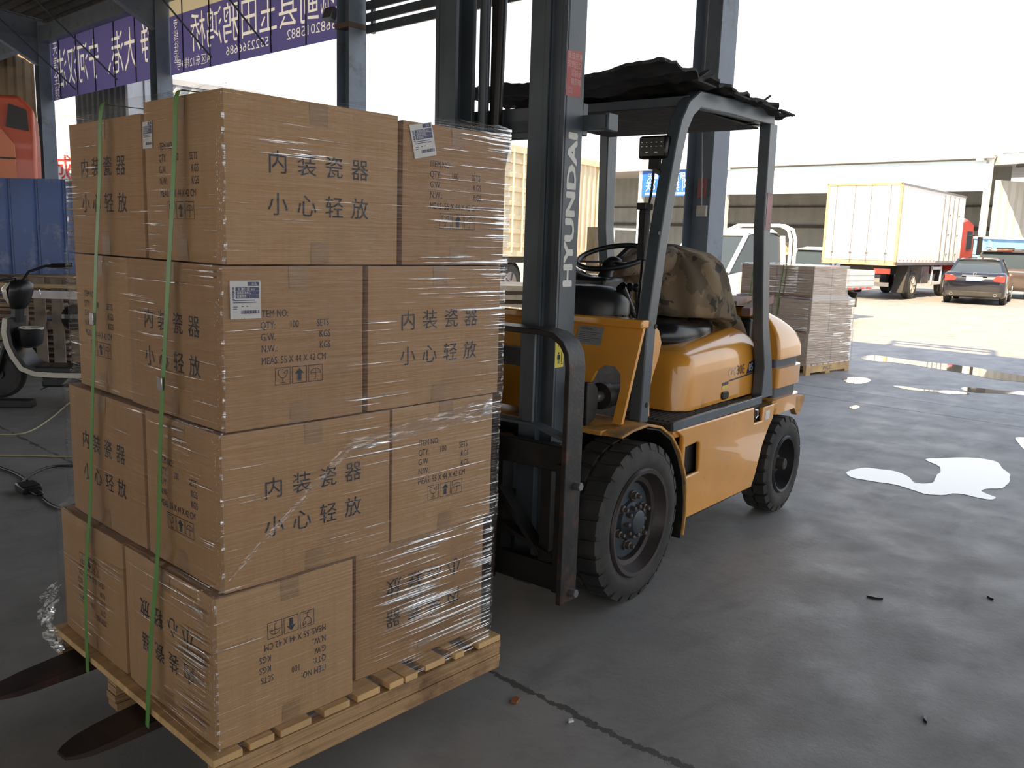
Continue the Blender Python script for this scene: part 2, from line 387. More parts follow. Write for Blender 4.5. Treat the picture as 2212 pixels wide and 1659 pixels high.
# --- H-section columns along the open side
def make_column(mbn, s, extra=None):
    mb = MB(); d = cd.normalized(); ang = math.atan2(d.y, d.x) - PI / 2
    M = Matrix.Translation(s) @ Matrix.Rotation(ang, 4, 'Z')
    mb.box(-.15, .15, -.15, -.138, 0, 6.2, M); mb.box(-.15, .15, .138, .15, 0, 6.2, M); mb.box(-.006, .006, -.14, .14, 0, 6.2, M)
    mb.box(-.2, .2, -.2, .2, 0, .025, M)
    return mb, M
col_labels = {3: 'blue-grey steel H column right behind the forklift, with a junction box on it', 4: 'blue-grey steel column rising behind the middle of the carton stack beside the floodlight',
              5: 'blue-grey steel column between the two purple banners', 6: 'dark steel column at the left end of the banners, beside the orange truck cab'}
for i, s in enumerate(spots):
    if i not in (3, 4, 5, 6): continue
    t = thing('steel_column', col_labels[i], 'column', s, 0, 'columns along the open side')
    mb, M = make_column(None, Vector((0, 0, 0)))
    o = mb.build('shaft', STEEL, t)
    if i == 3:
        m2 = MB(); m2.box(-.19, -.15, -.13, -.02, 1.86, 1.97); m2.build('junction_box', mat('cream_enclosure', (.40, .38, .33), .5), t, bevel=.005, label='small cream junction box')
        m2 = MB(); m2.tube([(-.175, -.07, 1.97), (-.17, -.05, 2.3), (-.165, .0, 3.0), (-.165, .01, 6.5)], .006); m2.build('cable', STEELG, t)
        m2 = MB(); m2.box(-.153, -.151, -.10, .0, 2.05, 2.24); m2.build('notice', mat('faded_red_notice', (.30, .10, .09), .6), t, label='faded red notice')
    if i == 4:
        m2 = MB(); m2.box(-.17, .17, -.17, .17, 4.48, 4.55); m2.build('band', mat('rust_clamp', (.12, .08, .06), .7), t)

# --- banners seen from behind: mirrored print showing through
PURP = mat('purple_banner_cloth', (.115, .115, .42), .8, 0, .12, 2)
def cloth(name, col, tr):
    m = bpy.data.materials.new(name); m.use_nodes = True; n = m.node_tree; P = n.nodes['Principled BSDF']
    o = n.nodes['Material Output']; P.inputs['Base Color'].default_value = (*col, 1); P.inputs['Roughness'].default_value = .85
    t = n.nodes.new('ShaderNodeBsdfTranslucent'); t.inputs[0].default_value = (*col, 1); mx = n.nodes.new('ShaderNodeMixShader'); mx.inputs[0].default_value = tr
    n.links.new(P.outputs[0], mx.inputs[1]); n.links.new(t.outputs[0], mx.inputs[2]); n.links.new(mx.outputs[0], o.inputs[0]); return m
BAN = cloth('purple_banner_vinyl', (.34, .31, .50), .7); LET = cloth('cream_banner_print', (.85, .77, .60), .7)
def cut_out(o, mb):
    """cut the lettering through a cloth so that the print can fill the openings"""
    me = bpy.data.meshes.new('cutter'); me.from_pydata(mb.v, [], mb.f); b = bmesh.new(); b.from_mesh(me)
    bmesh.ops.remove_doubles(b, verts=b.verts, dist=1e-5)
    r = bmesh.ops.extrude_face_region(b, geom=list(b.faces)); 
    for g_ in r['geom']:
        if isinstance(g_, bmesh.types.BMVert): g_.co.x += .03
    for v in b.verts: v.co.x -= .018
    bmesh.ops.recalc_face_normals(b, faces=b.faces); b.to_mesh(me); b.free()
    c = bpy.data.objects.new('cutter', me); COL.objects.link(c); c.parent = o.parent
    md = o.modifiers.new('cut', 'BOOLEAN'); md.object = c; md.operation = 'DIFFERENCE'; md.solver = 'EXACT'; md.use_self = True
    dg = bpy.context.evaluated_depsgraph_get(); dg.update(); new = bpy.data.meshes.new_from_object(o.evaluated_get(dg))
    o.modifiers.clear(); o.data = new; bpy.data.objects.remove(c); bpy.data.meshes.remove(me)
def banner(sa, sb, z0, z1, topz, rows, label, name='hanging_banner'):
    """rows: list of (text, u from the photo-left end, z, cap height, x-scale, vertical?)"""
    d = (sa - sb); L_ = d.length; d.normalize(); nn = Vector((-d.y, d.x, 0))  # from sb (left in photo) to sa (right)
    if nn.x > 0: nn = -nn
    off = Vector((0.12, 0, 0))
    F = lambda u, v, e=0.0: Vector((sb.x, sb.y, 0)) + d * u + off + nn * e + Vector((0, 0, v))
    t = thing(name, label, 'banner', F(L_ / 2, z0), 0, 'purple banners hung along the eave'); inv = Matrix.Translation(-t.location)
    mb = MB(); a, b = .17, L_ - .17
    mb.add([F(a, z0, .002), F(b, z0, .002), F(b, z1, .002), F(a, z1, .002), F(a, z0, -.002), F(b, z0, -.002), F(b, z1, -.002), F(a, z1, -.002)],
           [(0, 1, 2, 3), (7, 6, 5, 4), (0, 4, 5, 1), (2, 6, 7, 3), (1, 5, 6, 2), (0, 3, 7, 4)], inv)
    clo = mb.build('cloth', BAN, t)
    mb = MB(); mb.add([F(a, z1, .002), F(b, z1, .002), F(b, topz, .002), F(a, topz, .002), F(a, z1, -.002), F(b, z1, -.002), F(b, topz, -.002), F(a, topz, -.002)],
           [(0, 1, 2, 3), (7, 6, 5, 4), (0, 4, 5, 1), (2, 6, 7, 3), (1, 5, 6, 2), (0, 3, 7, 4)], inv)
    mb.build('top_border', LET, t)
    mb = MB()
    for txt, u, z, h, sx, vert in rows:
        if vert:
            for k, ch in enumerate(txt): put_text(mb, ch, 0, 0, h, lambda x_, y_, k=k: inv @ F(u - x_ * 1, z - k * vert + y_, 0), sx)
        else: put_text(mb, txt, 0, 0, h, lambda x_, y_: inv @ F(u - x_, z + y_, 0), sx)
    cut_out(clo, mb); mb.build('lettering', LET, t)
    k = .7
    while k < L_ - .3: MB().tube([inv @ F(k, z0, .02), inv @ F(k, topz, .02)], .012, 6).build('batten', BLACKP, t); k += 1.0
# u grows from photo-left to photo-right; text is written right to left, as seen from behind
banner(spots[5], spots[6], 4.47, 5.9, 5.92, [('天津全境', .58, 5.50, .23, .9, .33), ('大港、宁河汉沽', 4.72, 4.80, .64, .66, 0), ('静', 5.55, 4.88, .66, .7, 0)],
       'purple banner with tall mirrored characters, left of the two, above the grey container')
banner(spots[4], spots[5], 4.45, 5.50, 5.9, [('专线往返', .50, 5.27, .145, .95, .2), ('蓟县玉田鸦鸿桥', 5.05, 4.84, .50, .82, 0), ('宝坻', 5.80, 4.9, .52, .5, 0),
        ('13682015882', 5.60, 4.60, .15, 1.25, 0), ('15522366686', 3.75, 4.58, .15, 1.3, 0), ('A区东12排9号', 1.68, 4.54, .14, 1.05, 0)],
       'purple banner with mirrored characters and phone numbers, right of the two, above the cartons')
# slatted panel in the next bay
t = thing('slatted_panel', 'dark horizontal slatted panel under the eave, right of the banners', 'slats', ((spots[3] + spots[4]) / 2) + Vector((.12, 0, 4.42)))
d = (spots[3] - spots[4]).normalized()
for k in range(9):
    mb = MB(); z = .06 + k * .16
    mb.bar(-d * 2.8 + Vector((0, 0, z)), d * 2.8 + Vector((0, 0, z)), .03, .118); mb.build('slat', DGREY, t)
for s_ in (-2.7, -.9, .9, 2.7):
    mb = MB(); mb.bar(d * s_ + Vector((.04, 0, 0)), d * s_ + Vector((.04, 0, 1.5)), .05, .05); mb.build('upright', DGREY, t)
# thin stays from the rafters down to the banner rails
stay_lab = ['thin dark steel stay crossing the left purple banner, leftmost of the stays', 'thin dark steel stay crossing the left purple banner, second from the left',
            'thin dark steel stay crossing the middle of the right purple banner', 'thin dark steel stay near the right end of the right purple banner']
for (k, u, xin), lb in zip(((5, .32, 2.4), (5, .68, 2.4), (4, .33, 2.2), (4, .62, 2.2)), stay_lab):
    pb = spots[k + 1].lerp(spots[k], u) + Vector((-.02, 0, 4.55)); pt = Vector((pb.x - xin, pb.y - .1, 6.5))
    o = MB().tube([pb, pt], .018, 6).build('steel_stay', DGREY); tag(o, lb, 'rod', 'thin stays behind the banners')
# floodlight at the right end of the right banner
fp = spots[4] + Vector((-.12, .35, 4.72))
t = thing('floodlight', 'small grey floodlight hanging at the right end of the phone number banner', 'lamp', fp)
MB().box(-.05, .05, -.11, .11, -.09, .09, Matrix.Rotation(.35, 4, 'Y')).build('housing', STEELG, t, bevel=.01)
MB().tube([(0, -.02, .08), (-.3, .03, 1.2)], .004).build('cord', BLACKP, t)
MB().bar((0, 0, -.09), (.1, -.25, -.16), .03, .03).build('bracket', STEELG, t)

# sign frame standing on the roof, whose shadow falls on the yard
t = thing('roof_sign_frame', 'steel sign frame standing on the edge of the shed roof, throwing its shadow on the sunlit yard', 'frame', (7.5, .6, 6.72))
MB().bar((0, -.8, .9), (0, .8, .9), .08, .1).bar((0, -.8, .5), (0, .8, .5), .08, .1).bar((0, -.8, .35), (0, -.8, .95), .08, .08).bar((0, .8, .35), (0, .8, .95), .08, .08).bar((0, -.2, .5), (0, .1, .9), .05, .05).bar((0, .3, .5), (0, .1, .9), .05, .05).build('panel_frame', DGREY, t)
for q in (-.8, .8): MB().bar((0, q, -.0), (0, q, .4), .06, .06).bar((0, q, .5), (-.7, q, .02), .05, .05).build('leg', DGREY, t)
# ================================================================ puddles, cables, litter on the ground
WATER = bpy.data.materials.new('puddle_water'); WATER.use_nodes = True
_p = WATER.node_tree.nodes['Principled BSDF']; _p.inputs['Base Color'].default_value = (.10, .10, .10, 1); _p.inputs['Roughness'].default_value = .03; _p.inputs['IOR'].default_value = 1.6; _p.inputs['Specular IOR Level'].default_value = 1; _p.inputs['Coat Weight'].default_value = 1
PUD = [([(5.07, .4), (5.21, .38), (5.32, .33), (5.37, .18), (5.29, .05), (5.16, -.04), (5.22, -.12), (5.46, -.09), (5.76, -.02), (5.94, .14), (6.13, .03), (6.31, -.12), (6.3, -.26), (6.11, -.35), (5.91, -.45), (5.54, -.5), (5.31, -.42), (5.21, -.53), (5.12, -.53), (5.09, -.45), (5.11, -.36), (4.92, -.22), (4.93, -.13), (4.99, .04), (4.95, .22), (4.96, .33)], 'large hooked puddle on the concrete right of the forklift, reflecting white sky'),
       ([(11.97, 3.01), (12.4, 2.97), (12.32, 2.53), (12.3, 2.2), (12.34, 1.83), (12.26, 1.5), (11.97, .85), (11.9, -.6), (11.3, -.5), (11.3, .7), (11.24, 1.01), (11.47, 1.4), (11.58, 1.72), (11.77, 2.28), (11.73, 2.59), (11.7, 2.84)], 'long narrow puddle running to the right edge, farthest of the puddles'),
       ([(9.58, 2.3), (9.85, 2.24), (9.86, 2.1), (9.65, 1.99), (9.36, 1.99), (9.29, 2.12)], 'small oval puddle just right of the wrapped pallet behind the forklift'),
       ([(9.52, 1.67), (9.6, 1.53), (9.57, 1.31), (9.76, 1.02), (9.66, .87), (9.49, .99), (9.47, 1.23), (9.38, 1.46)], 'thin streak of water beyond the floor joint, left of two side by side'),
       ([(10.05, 1.08), (10.26, .96), (10.27, .71), (10.45, .5), (10.3, .2), (10.1, .2), (10.12, .45), (9.99, .69), (9.83, .89)], 'thin streak of water beyond the floor joint, right of two side by side'),
       ([(7.35, -.15), (7.51, -.17), (7.6, -.6), (7.1, -.6), (6.94, -.35), (6.99, -.29)], 'puddle cut off by the right edge of the picture, above the hooked puddle'),
       ([(7.67, 1.44), (7.84, 1.44), (7.76, 1.37), (7.61, 1.37)], 'tiny round puddle between the floor joints')]
for poly, lb in PUD:
    n = len(poly); out = []
    for i in range(n):
        p0, p1, p2, p3 = (Vector((*poly[(i + k) % n], 0)) for k in (-1, 0, 1, 2))
        for s in range(6):
            u = s / 6; q = .5 * ((2 * p1) + (p2 - p0) * u + (2 * p0 - 5 * p1 + 4 * p2 - p3) * u * u + (3 * p1 - p0 - 3 * p2 + p3) * u ** 3)
            j = noise.noise(Vector((q.x * 9, q.y * 9, 3))) * .02
            out.append((q.x + j, q.y + j * .7))
    o = MB().prism(out, 'z', .0005, .003).build('puddle', WATER); tag(o, lb, 'puddle', 'puddles on the concrete')
def spline(pts, k=6):
    P = [Vector(p) for p in pts]; r = []
    for i in range(len(P) - 1):
        p0, p1, p2, p3 = P[max(i - 1, 0)], P[i], P[i + 1], P[min(i + 2, len(P) - 1)]
        for s in range(k):
            u = s / k; r.append(.5 * ((2 * p1) + (p2 - p0) * u + (2 * p0 - 5 * p1 + 4 * p2 - p3) * u * u + (3 * p1 - p0 - 3 * p2 + p3) * u ** 3))
    return r + [P[-1]]
t = thing('power_cable', 'black power cable with a plug lying on the floor left of the carton stack', 'cable', (.7, 3.5, 0))
MB().tube([(p.x - .7, p.y - 3.5, p.z) for p in spline([(.72, 4.5, .008), (.737, 4.203, .008), (.765, 3.988, .008), (.75, 3.655, .008), (.694, 3.265, .008), (.71, 3.066, .008), (.80, 3.1, .008), (1.2, 3.3, .008)])], .008).build('cord', BLACKP, t)
MB().tube([(p.x - .7, p.y - 3.5, p.z) for p in spline([(1.3, 3.9, .008), (1.104, 3.954, .008), (.965, 3.965, .02), (.821, 3.868, .02), (.70, 3.70, .015)])], .008).build('second_cord', BLACKP, t)
MB().box(-.06, .05, -.02, .12, 0.001, .05).box(-.03, .02, -.13, -.02, .012, .035).build('plug', BLACKP, t, bevel=.01)
for pts, lb in (([(.9, 5.5, .006), (1.041, 5.207, .006), (1.219, 5.164, .006), (1.53, 5.577, .006), (1.974, 6.276, .006), (2.6, 7.0, .006)], 'pale yellow cord curving over the floor beside the electric scooter'),
                ([(.7, 4.7, .006), (.841, 4.546, .006), (1.02, 4.379, .006), (1.196, 4.199, .006), (1.7, 3.9, .006)], 'faint pale cord lying on the floor just above the black cable')):
    o = MB().tube(spline(pts), .006, 6).build('cord', mat('pale_yellow_cord', (.5, .44, .28), .7)); tag(o, lb, 'cord')
o = MB().box(-.16, .16, -.05, .05, 0.001, .07, Matrix.Translation((1.48, 6.27, 0)) @ Matrix.Rotation(-.7, 4, 'Z')).build('charger', BLACKP, bevel=.008); tag(o, 'black battery charger block on the floor under the scooter', 'charger')
o = MB().prism([(0, 0), (.03, .012), (.035, .03), (.012, .035), (-.004, .02)], 'z', 0.001, .008, Matrix.Translation((1.03, -.11, 0))).build('dry_leaf', mat('dry_leaf', (.30, .10, .03), .8)); tag(o, 'small orange-brown leaf on the floor in front of the carton pallet', 'leaf')
for (x, y, s, r), lb in zip([(1.97, -1.145, .03, .4), (2.9, -.62, .035, 1.9), (3.3, -1.0, .02, .9)],
                 ['small dark crumpled scrap on the floor near the right foreground', 'thin dark twig on the floor in front of the front wheel', 'short dark sliver of wood on the floor, farther right']):
    o = MB().prism([(-s, 0), (-s * .2, s * .3), (s, s * .15), (s * .6, -s * .25), (-s * .3, -s * .1)], 'z', .001, .010, Matrix.Translation((x, y, 0)) @ Matrix.Rotation(r, 4, 'Z')).build('floor_scrap', BLACKP); tag(o, lb, 'scrap')
o = MB().prism([(-.012, 0), (0, .01), (.012, .004), (.006, -.008)], 'z', .001, .008, Matrix.Translation((1.081, -.31, 0))).build('paper_scrap', WHITE); tag(o, 'tiny white scrap of paper beside the crack in the floor', 'scrap')
# ================================================================ THE LOADED PALLET
LX, LY, Z0, H_ = .0442, .0241, .2244, .4216
LA, LB_ = .5566, .4450           # the carton's long and short side
def face_print(kind, Lu, Hh, flip):
    """printed marks on one carton side of width Lu, returned as [(text,x,y,h,sx)] plus icon shapes"""
    T = []
    if kind == 'cn':
        for row, y in (('内装瓷器', .235), ('小心轻放', .130)):
            for k, ch in enumerate(row): T.append((ch, Lu / 2 - .158 + k * .086, y, .043, 1.0))
    else:
        x = Lu / 2 - .115
        for s, dx, y in (('ITEM NO:', 0, .288), ('QTY:', 0, .258), ('100', .085, .258), ('SETS', .17, .258), ('G.W.', 0, .228), ('KGS', .178, .228), ('N.W.:', 0, .198), ('KGS', .178, .198), ('MEAS: 55 X 44 X 42 CM', 0, .166)):
            T.append((s, x + dx, y, .019, .72))
    return T
def add_icons(mb, cx, y, F):
    s = .046; wl = .0016
    def rect(x0, y0, x1, y1): mb.add([F(x0, y0), F(x1, y0), F(x1, y1), F(x0, y1)], [(0, 1, 2, 3)])
    for k in range(3):
        x0 = cx - .075 + k * .051
        rect(x0, y, x0 + s, y + wl); rect(x0, y + s - wl, x0 + s, y + s); rect(x0, y, x0 + wl, y + s); rect(x0 + s - wl, y, x0 + s, y + s)
    def line(pts, wd=.0018):
        for (a, b), (c, d) in zip(pts, pts[1:]):
            l = math.hypot(c - a, d - b) or 1; nx, ny = -(d - b) / l * wd / 2, (c - a) / l * wd / 2
            mb.add([F(a + nx, b + ny), F(c + nx, d + ny), F(c - nx, d - ny), F(a - nx, b - ny)], [(0, 1, 2, 3)])
    gx = cx - .075 + s / 2       # glass
    line([(gx - .014, y + .040), (gx - .013, y + .028), (gx - .006, y + .020), (gx, y + .018), (gx + .006, y + .020), (gx + .013, y + .028), (gx + .014, y + .040)])
    line([(gx, y + .018), (gx, y + .006)]); line([(gx - .008, y + .006), (gx + .008, y + .006)]); line([(gx + .014, y + .040), (gx + .004, y + .034), (gx + .007, y + .029)]); line([(gx - .014, y + .04), (gx + .002, y + .04)])
    ax = gx + .051               # arrow
    mb.add([F(ax, y + .041), F(ax - .014, y + .026), F(ax - .006, y + .026), F(ax - .006, y + .006), F(ax + .006, y + .006), F(ax + .006, y + .026), F(ax + .014, y + .026)], [(0, 1, 2, 3, 4, 5, 6)])
    ux = ax + .051               # umbrella
    line([(ux - .016 * math.cos(q), y + .022 + .014 * math.sin(q)) for q in [PI * i / 8 for i in range(9)]]); line([(ux - .016, y + .022), (ux - .008, y + .025), (ux, y + .022), (ux + .008, y + .025), (ux + .016, y + .022)])
    line([(ux, y + .036), (ux, y + .008), (ux - .005, y + .006)])
def carton(name, label, x0, x1, y0, y1, z, h, faces, group, parent_mats=0, flip=False, stick=None, lean=(0, 0), bulge=.006, rz=0):
    """faces: {'-y': kind, '-x': kind}; the carton's empty sits at its bottom centre"""
    cx, cy = (x0 + x1) / 2, (y0 + y1) / 2; t = thing(name, label, 'box', (cx, cy, z), rz, group)
    a, b = (x1 - x0) / 2 - .003, (y1 - y0) / 2 - .003
    N = 8; mb = MB()
    def bl(u, v): return bulge * (math.sin(PI * min(max(u, 0), 1)) * math.sin(PI * min(max(v, 0), 1))) ** .7 - .003 + .0025 * noise.noise(Vector((cx * 7 + u * 3, cy * 5 + v * 3, z * 4)))
    S = {'-y': lambda u, v, e=0: Vector((-a + 2 * a * u, -b - bl(u, v) - e, h * v)), '+y': lambda u, v, e=0: Vector((a - 2 * a * u, b + bl(u, v) + e, h * v)),
         '-x': lambda u, v, e=0: Vector((-a - bl(u, v) - e, b - 2 * b * u, h * v)), '+x': lambda u, v, e=0: Vector((a + bl(u, v) + e, -b + 2 * b * u, h * v))}
    for F in S.values():
        vs = [F(i / N, .0 + j / N) for j in range(N + 1) for i in range(N + 1)]
        # pull the very edges in so that neighbouring sides meet
        for j in range(N + 1):
            for i in (0, N):
                p = vs[j * (N + 1) + i]; vs[j * (N + 1) + i] = Vector((math.copysign(a - .006, p.x) if abs(p.x) > a * .9 else p.x, math.copysign(b - .006, p.y) if abs(p.y) > b * .9 else p.y, p.z))
        mb.add(vs, [(j * (N + 1) + i, j * (N + 1) + i + 1, (j + 1) * (N + 1) + i + 1, (j + 1) * (N + 1) + i) for j in range(N) for i in range(N)])
    for zz in (0.0, h):
        vs = [Vector(((-1 + 2 * i / N) * (a - .003), (-1 + 2 * j / N) * (b - .003), zz + (0 if zz == 0 else -.006 * math.sin(PI * i / N) * math.sin(PI * j / N)))) for j in range(N + 1) for i in range(N + 1)]
        mb.add(vs, [(j * (N + 1) + i, j * (N + 1) + i + 1, (j + 1) * (N + 1) + i + 1, (j + 1) * (N + 1) + i) for j in range(N) for i in range(N)])
    mb.build('carton_body', CARD[parent_mats % 3], t, smooth=True, angle=50)
    for fk, kind in faces.items():
        Lu = 2 * a if fk[1] == 'y' else 2 * b; F0 = S[fk]
        if flip: F = lambda x, y: F0(1 - x / Lu, 1 - y / h, .0012)
        else: F = lambda x, y: F0(x / Lu, y / h, .0012)
        m2 = MB()
        for s, x, y, hh, sx in face_print(kind, Lu, h, flip): put_text(m2, s, x, y, hh, F, sx)
        if kind == 'en': add_icons(m2, Lu / 2 + .0, .108, F)
        m2.build('printed_marks', INK, t)
        # tape over the middle seam, turned down onto the side
        if (fk[1] == 'y') == (a > b) or True:
            m3 = MB(); wv = .028
            for v0, v1 in ((.0, .14), (.86, 1.0)):
                n2 = 4; vs = [F0(.5 + (i * 2 - 1) * wv / Lu, v0 + (v1 - v0) * j / n2, .0008) for j in range(n2 + 1) for i in (0, 1)]
                m3.add(vs, [(2 * j, 2 * j + 1, 2 * j + 3, 2 * j + 2) for j in range(n2)])
            m3.build('tape', TAPE, t, label='brown tape')
    if stick:
        fk, sx_, sy_, rot, sc = stick; F0 = S[fk]; Lu = 2 * a if fk[1] == 'y' else 2 * b
        cr, sr = math.cos(rot), math.sin(rot)
        def G(e): return lambda x, y: F0((sx_ + (x * cr - y * sr) * sc) / Lu, (sy_ + (x * sr + y * cr) * sc) / h, e)
        g = G(.0022); m2 = MB(); nn = 4
        vs = [g(.085 * i / nn, .095 * j / nn) for j in range(nn + 1) for i in range(nn + 1)]
        m2.add(vs, [(j * (nn + 1) + i, j * (nn + 1) + i + 1, (j + 1) * (nn + 1) + i + 1, (j + 1) * (nn + 1) + i) for j in range(nn) for i in range(nn)])
        lab = m2.build('shipping_label', mat('label_paper', (.62, .60, .58), .45, 0, .04), t, label='white shipping label with dark blue header and barcode')
        g = G(.0028); m2 = MB(); R = lambda x0, y0, x1, y1: m2.add([g(x0, y0), g(x1, y0), g(x1, y1), g(x0, y1)], [(0, 1, 2, 3)])
        R(.015, .051, .080, .079); R(.049, .082, .080, .092)
        for k in range(11): R(.030 + k * .0046, .012, .0325 + k * .0046 + (.0012 if k % 3 else 0), .021)
        for k in range(9): R(.006, .048 + k * .0036, .012, .050 + k * .0036 + (.001 if k % 2 else 0))
        for k, wd in enumerate((.060, .064, .0, .012, .01)):
            if wd: R(.008, .045 - k * .0052, .008 + wd, .047 - k * .0052)
        R(.03, .030, .036, .032); R(.043, .030, .049, .032)
        m2.build('label_print', mat('label_navy', (.035, .04, .13), .5), lab)
        g = G(.0033); m2 = MB()
        put_text(m2, '天津分拨', .020, .071, .006, g, 1.0); put_text(m2, '津南民丰中心', .018, .062, .005, g, .9); put_text(m2, '高速货场', .018, .0535, .005, g, .9)
        put_text(m2, '实马', .059, .0845, .005, g, 1); put_text(m2, '08-15', .056, .071, .005, g, .7)
        for k in range(2): m2.add([g(.015, .0595 + k * .0095), g(.080, .0595 + k * .0095), g(.080, .060 + k * .0095), g(.015, .060 + k * .0095)], [(0, 1, 2, 3)])
        m2.add([g(.052, .051), g(.0525, .051), g(.0525, .079), g(.052, .079)], [(0, 1, 2, 3)])
        m2.build('label_lettering', DECALW, lab)
    return t
LEFT_DY = {1: -.03, 2: -.04, 3: -.0, 4: .05}; LEFT_X = {1: -.0, 2: 0, 3: 0, 4: 0}
tier = {1: 'top', 2: 'second', 3: 'third', 4: 'bottom'}
GR = 'porcelain cartons wrapped on the forks'
for lay in (1, 2, 3, 4):
    z = Z0 + (4 - lay) * H_; zc = (4 - lay + .5) * H_; ox, oy = LX * zc, LY * zc
    if lay == 4: ox -= .012
    dl = LEFT_DY[lay]; up = lay == 4; T_ = tier[lay]
    if lay in (1, 3):
        near = (0, LA, 0, LB_); right = (LA, LA + LB_, 0, LA); left = (0, LB_, LB_, LB_ + LA); nf = {'-y': 'cn', '-x': 'en'}; rf = {'-y': 'en'}; lf = {'-x': 'cn'}
    else:
        near = (0, LB_, 0, LA); right = (LB_, LB_ + LA, 0, LB_); left = (0, LA, LA, LA + LB_); nf = {'-y': 'en', '-x': 'cn'}; rf = {'-y': 'cn'}; lf = {'-x': 'en'}
    desc = {1: {'near': 'brown carton at the near corner of the top tier, characters on its wide side', 'right': 'brown carton at the right end of the top tier, with a tilted white label', 'left': 'brown carton at the left end of the top tier'},
            2: {'near': 'brown carton at the near corner of the second tier, white label on its front', 'right': 'brown carton at the right end of the second tier, characters on its front', 'left': 'brown carton at the left end of the second tier, below the top tier'},
            3: {'near': 'brown carton at the near corner of the third tier, large characters on its wide side', 'right': 'brown carton at the right end of the third tier, ITEM NO print on its front', 'left': 'brown carton at the left end of the third tier'},
            4: {'near': 'brown carton at the near corner of the bottom tier, print upside down, base stained', 'right': 'brown carton at the right end of the bottom tier, under bright pleated film', 'left': 'brown carton at the left end of the bottom tier, above the far fork'}}[lay]
    st = {1: ('-x', .006, .296, .0, .75), 2: ('-y', .022, .287, 0.0, 1.0)}.get(lay)
    carton('carton', desc['near'], near[0] + ox, near[1] + ox, near[2] + oy, near[3] + oy, z, H_ - .003, nf, GR, lay, up, st)
    ry = oy + (.05 if lay == 4 else 0) + (.012 if lay == 3 else 0)
    carton('carton', desc['right'], right[0] + ox + .002 + (.03 if lay == 4 else 0), right[1] + ox + .002 + (.03 if lay == 4 else 0), right[2] + ry, right[3] + ry, z, H_ - (.012 if lay == 1 else .004), rf, GR, lay + 1, up, ('-y', .045, .305, .22, 1.0) if lay == 1 else None)
    carton('carton', desc['left'], left[0] + ox + (.01 if lay == 2 else 0), left[1] + ox + (.01 if lay == 2 else 0), left[2] + oy + .002, left[3] + oy + dl, z, H_ - (.03 if lay == 1 else .004), lf, GR, lay + 2, up)
# stretch film round the cartons
def film(name, label, ext, zs_, mfilm, group=None, top=True, off=.010, loc=(0, 0, 0), seed=0, rz=0):
    """ext: list of (z_mid,(x0,x1,y0,y1)) per tier; zs_: (z0,z1)"""
    NP, NZ = 160, 90; mb = MB(); uvs = []
    def ext_at(z):
        k = min(len(ext) - 1, max(0, int((z - ext[0][0]) / ext[0][2])))
        f = ((z - ext[0][0]) / ext[0][2]) % 1 if 0 <= (z - ext[0][0]) / ext[0][2] < len(ext) else .5
        e = ext[k][1]
        for kk, lim in ((k - 1, .12), (k + 1, .88)):
            if 0 <= kk < len(ext) and ((kk < k and f < lim) or (kk > k and f > lim)):
                q = (1 - f / .12) * .5 if kk < k else (f - .88) / .12 * .5
                o_ = ext[kk][1]; e = (min(e[0], e[0] * (1 - q) + o_[0] * q), max(e[1], e[1] * (1 - q) + o_[1] * q), min(e[2], e[2] * (1 - q) + o_[2] * q), max(e[3], e[3] * (1 - q) + o_[3] * q))
        return e
    per = []
    for i in range(NP):
        per.append(i / NP * 4)
    rings = []
    for j in range(NZ + 1):
        z = zs_[0] + (zs_[1] - zs_[0]) * j / NZ; e = ext_at(z); r = []
        for i in range(NP + 1):
            s = (i % NP) / NP * 4; k = int(s); u = s - k
            c = [(e[0], e[2]), (e[1], e[2]), (e[1], e[3]), (e[0], e[3])]; a, b = c[k], c[(k + 1) % 4]
            nx, ny = [(0, -1), (1, 0), (0, 1), (-1, 0)][k]
            w_ = noise.noise(Vector((s * 2.2 + seed, z * 14 + s * 1.5, 1))) * .004 + off + .005 * math.sin(PI * u)
            x = a[0] + (b[0] - a[0]) * u + nx * w_; y = a[1] + (b[1] - a[1]) * u + ny * w_
            if u < 1e-6: pn = [(-1, 0), (0, -1), (1, 0), (0, 1)][k]; x += pn[0] * off; y += pn[1] * off
            r.append((x - loc[0], y - loc[1], z - loc[2])); uvs.append((s * (e[1] - e[0]), z))
        rings.append(r)
    W_ = NP + 1
    vs = [p for r in rings for p in r]; fs = [(j * W_ + i, j * W_ + i + 1, (j + 1) * W_ + i + 1, (j + 1) * W_ + i) for j in range(NZ) for i in range(NP)]
    if top:   # the film folds a little way over the top edge
        e = ext_at(zs_[1]); cx, cy = (e[0] + e[1]) / 2 - loc[0], (e[2] + e[3]) / 2 - loc[1]
        for q, dz in ((.94, .010), (.80, .002)):
            o = len(vs) - W_
            for i in range(W_):
                p = rings[-1][i]; vs.append((cx + (p[0] - cx) * q, cy + (p[1] - cy) * q, p[2] + dz + .008 * noise.noise(Vector((i * .4, q * 9, seed))))); uvs.append((i / NP * 4, zs_[1] + (1 - q)))
            fs += [(o + i, o + i + 1, o + W_ + i + 1, o + W_ + i) for i in range(NP)]
    me = bpy.data.meshes.new(name); me.from_pydata(vs, [], fs); uv = me.uv_layers.new(name='uv')
    for l in me.loops: uv.data[l.index].uv = uvs[l.vertex_index]
    for p in me.polygons: p.use_smooth = True
    me.materials.append(mfilm); o = bpy.data.objects.new(name, me); COL.objects.link(o); o.location = loc
    tag(o, label, 'plastic wrap', group); return o
ext = []
for k in range(4):
    zc = (k + .5) * H_; ox, oy = LX * zc, LY * zc; lay = 4 - k
    ext.append((Z0, (ox - (.012 if k == 0 else 0), ox + 1.0, oy, oy + 1.0 + LEFT_DY[lay]), H_))
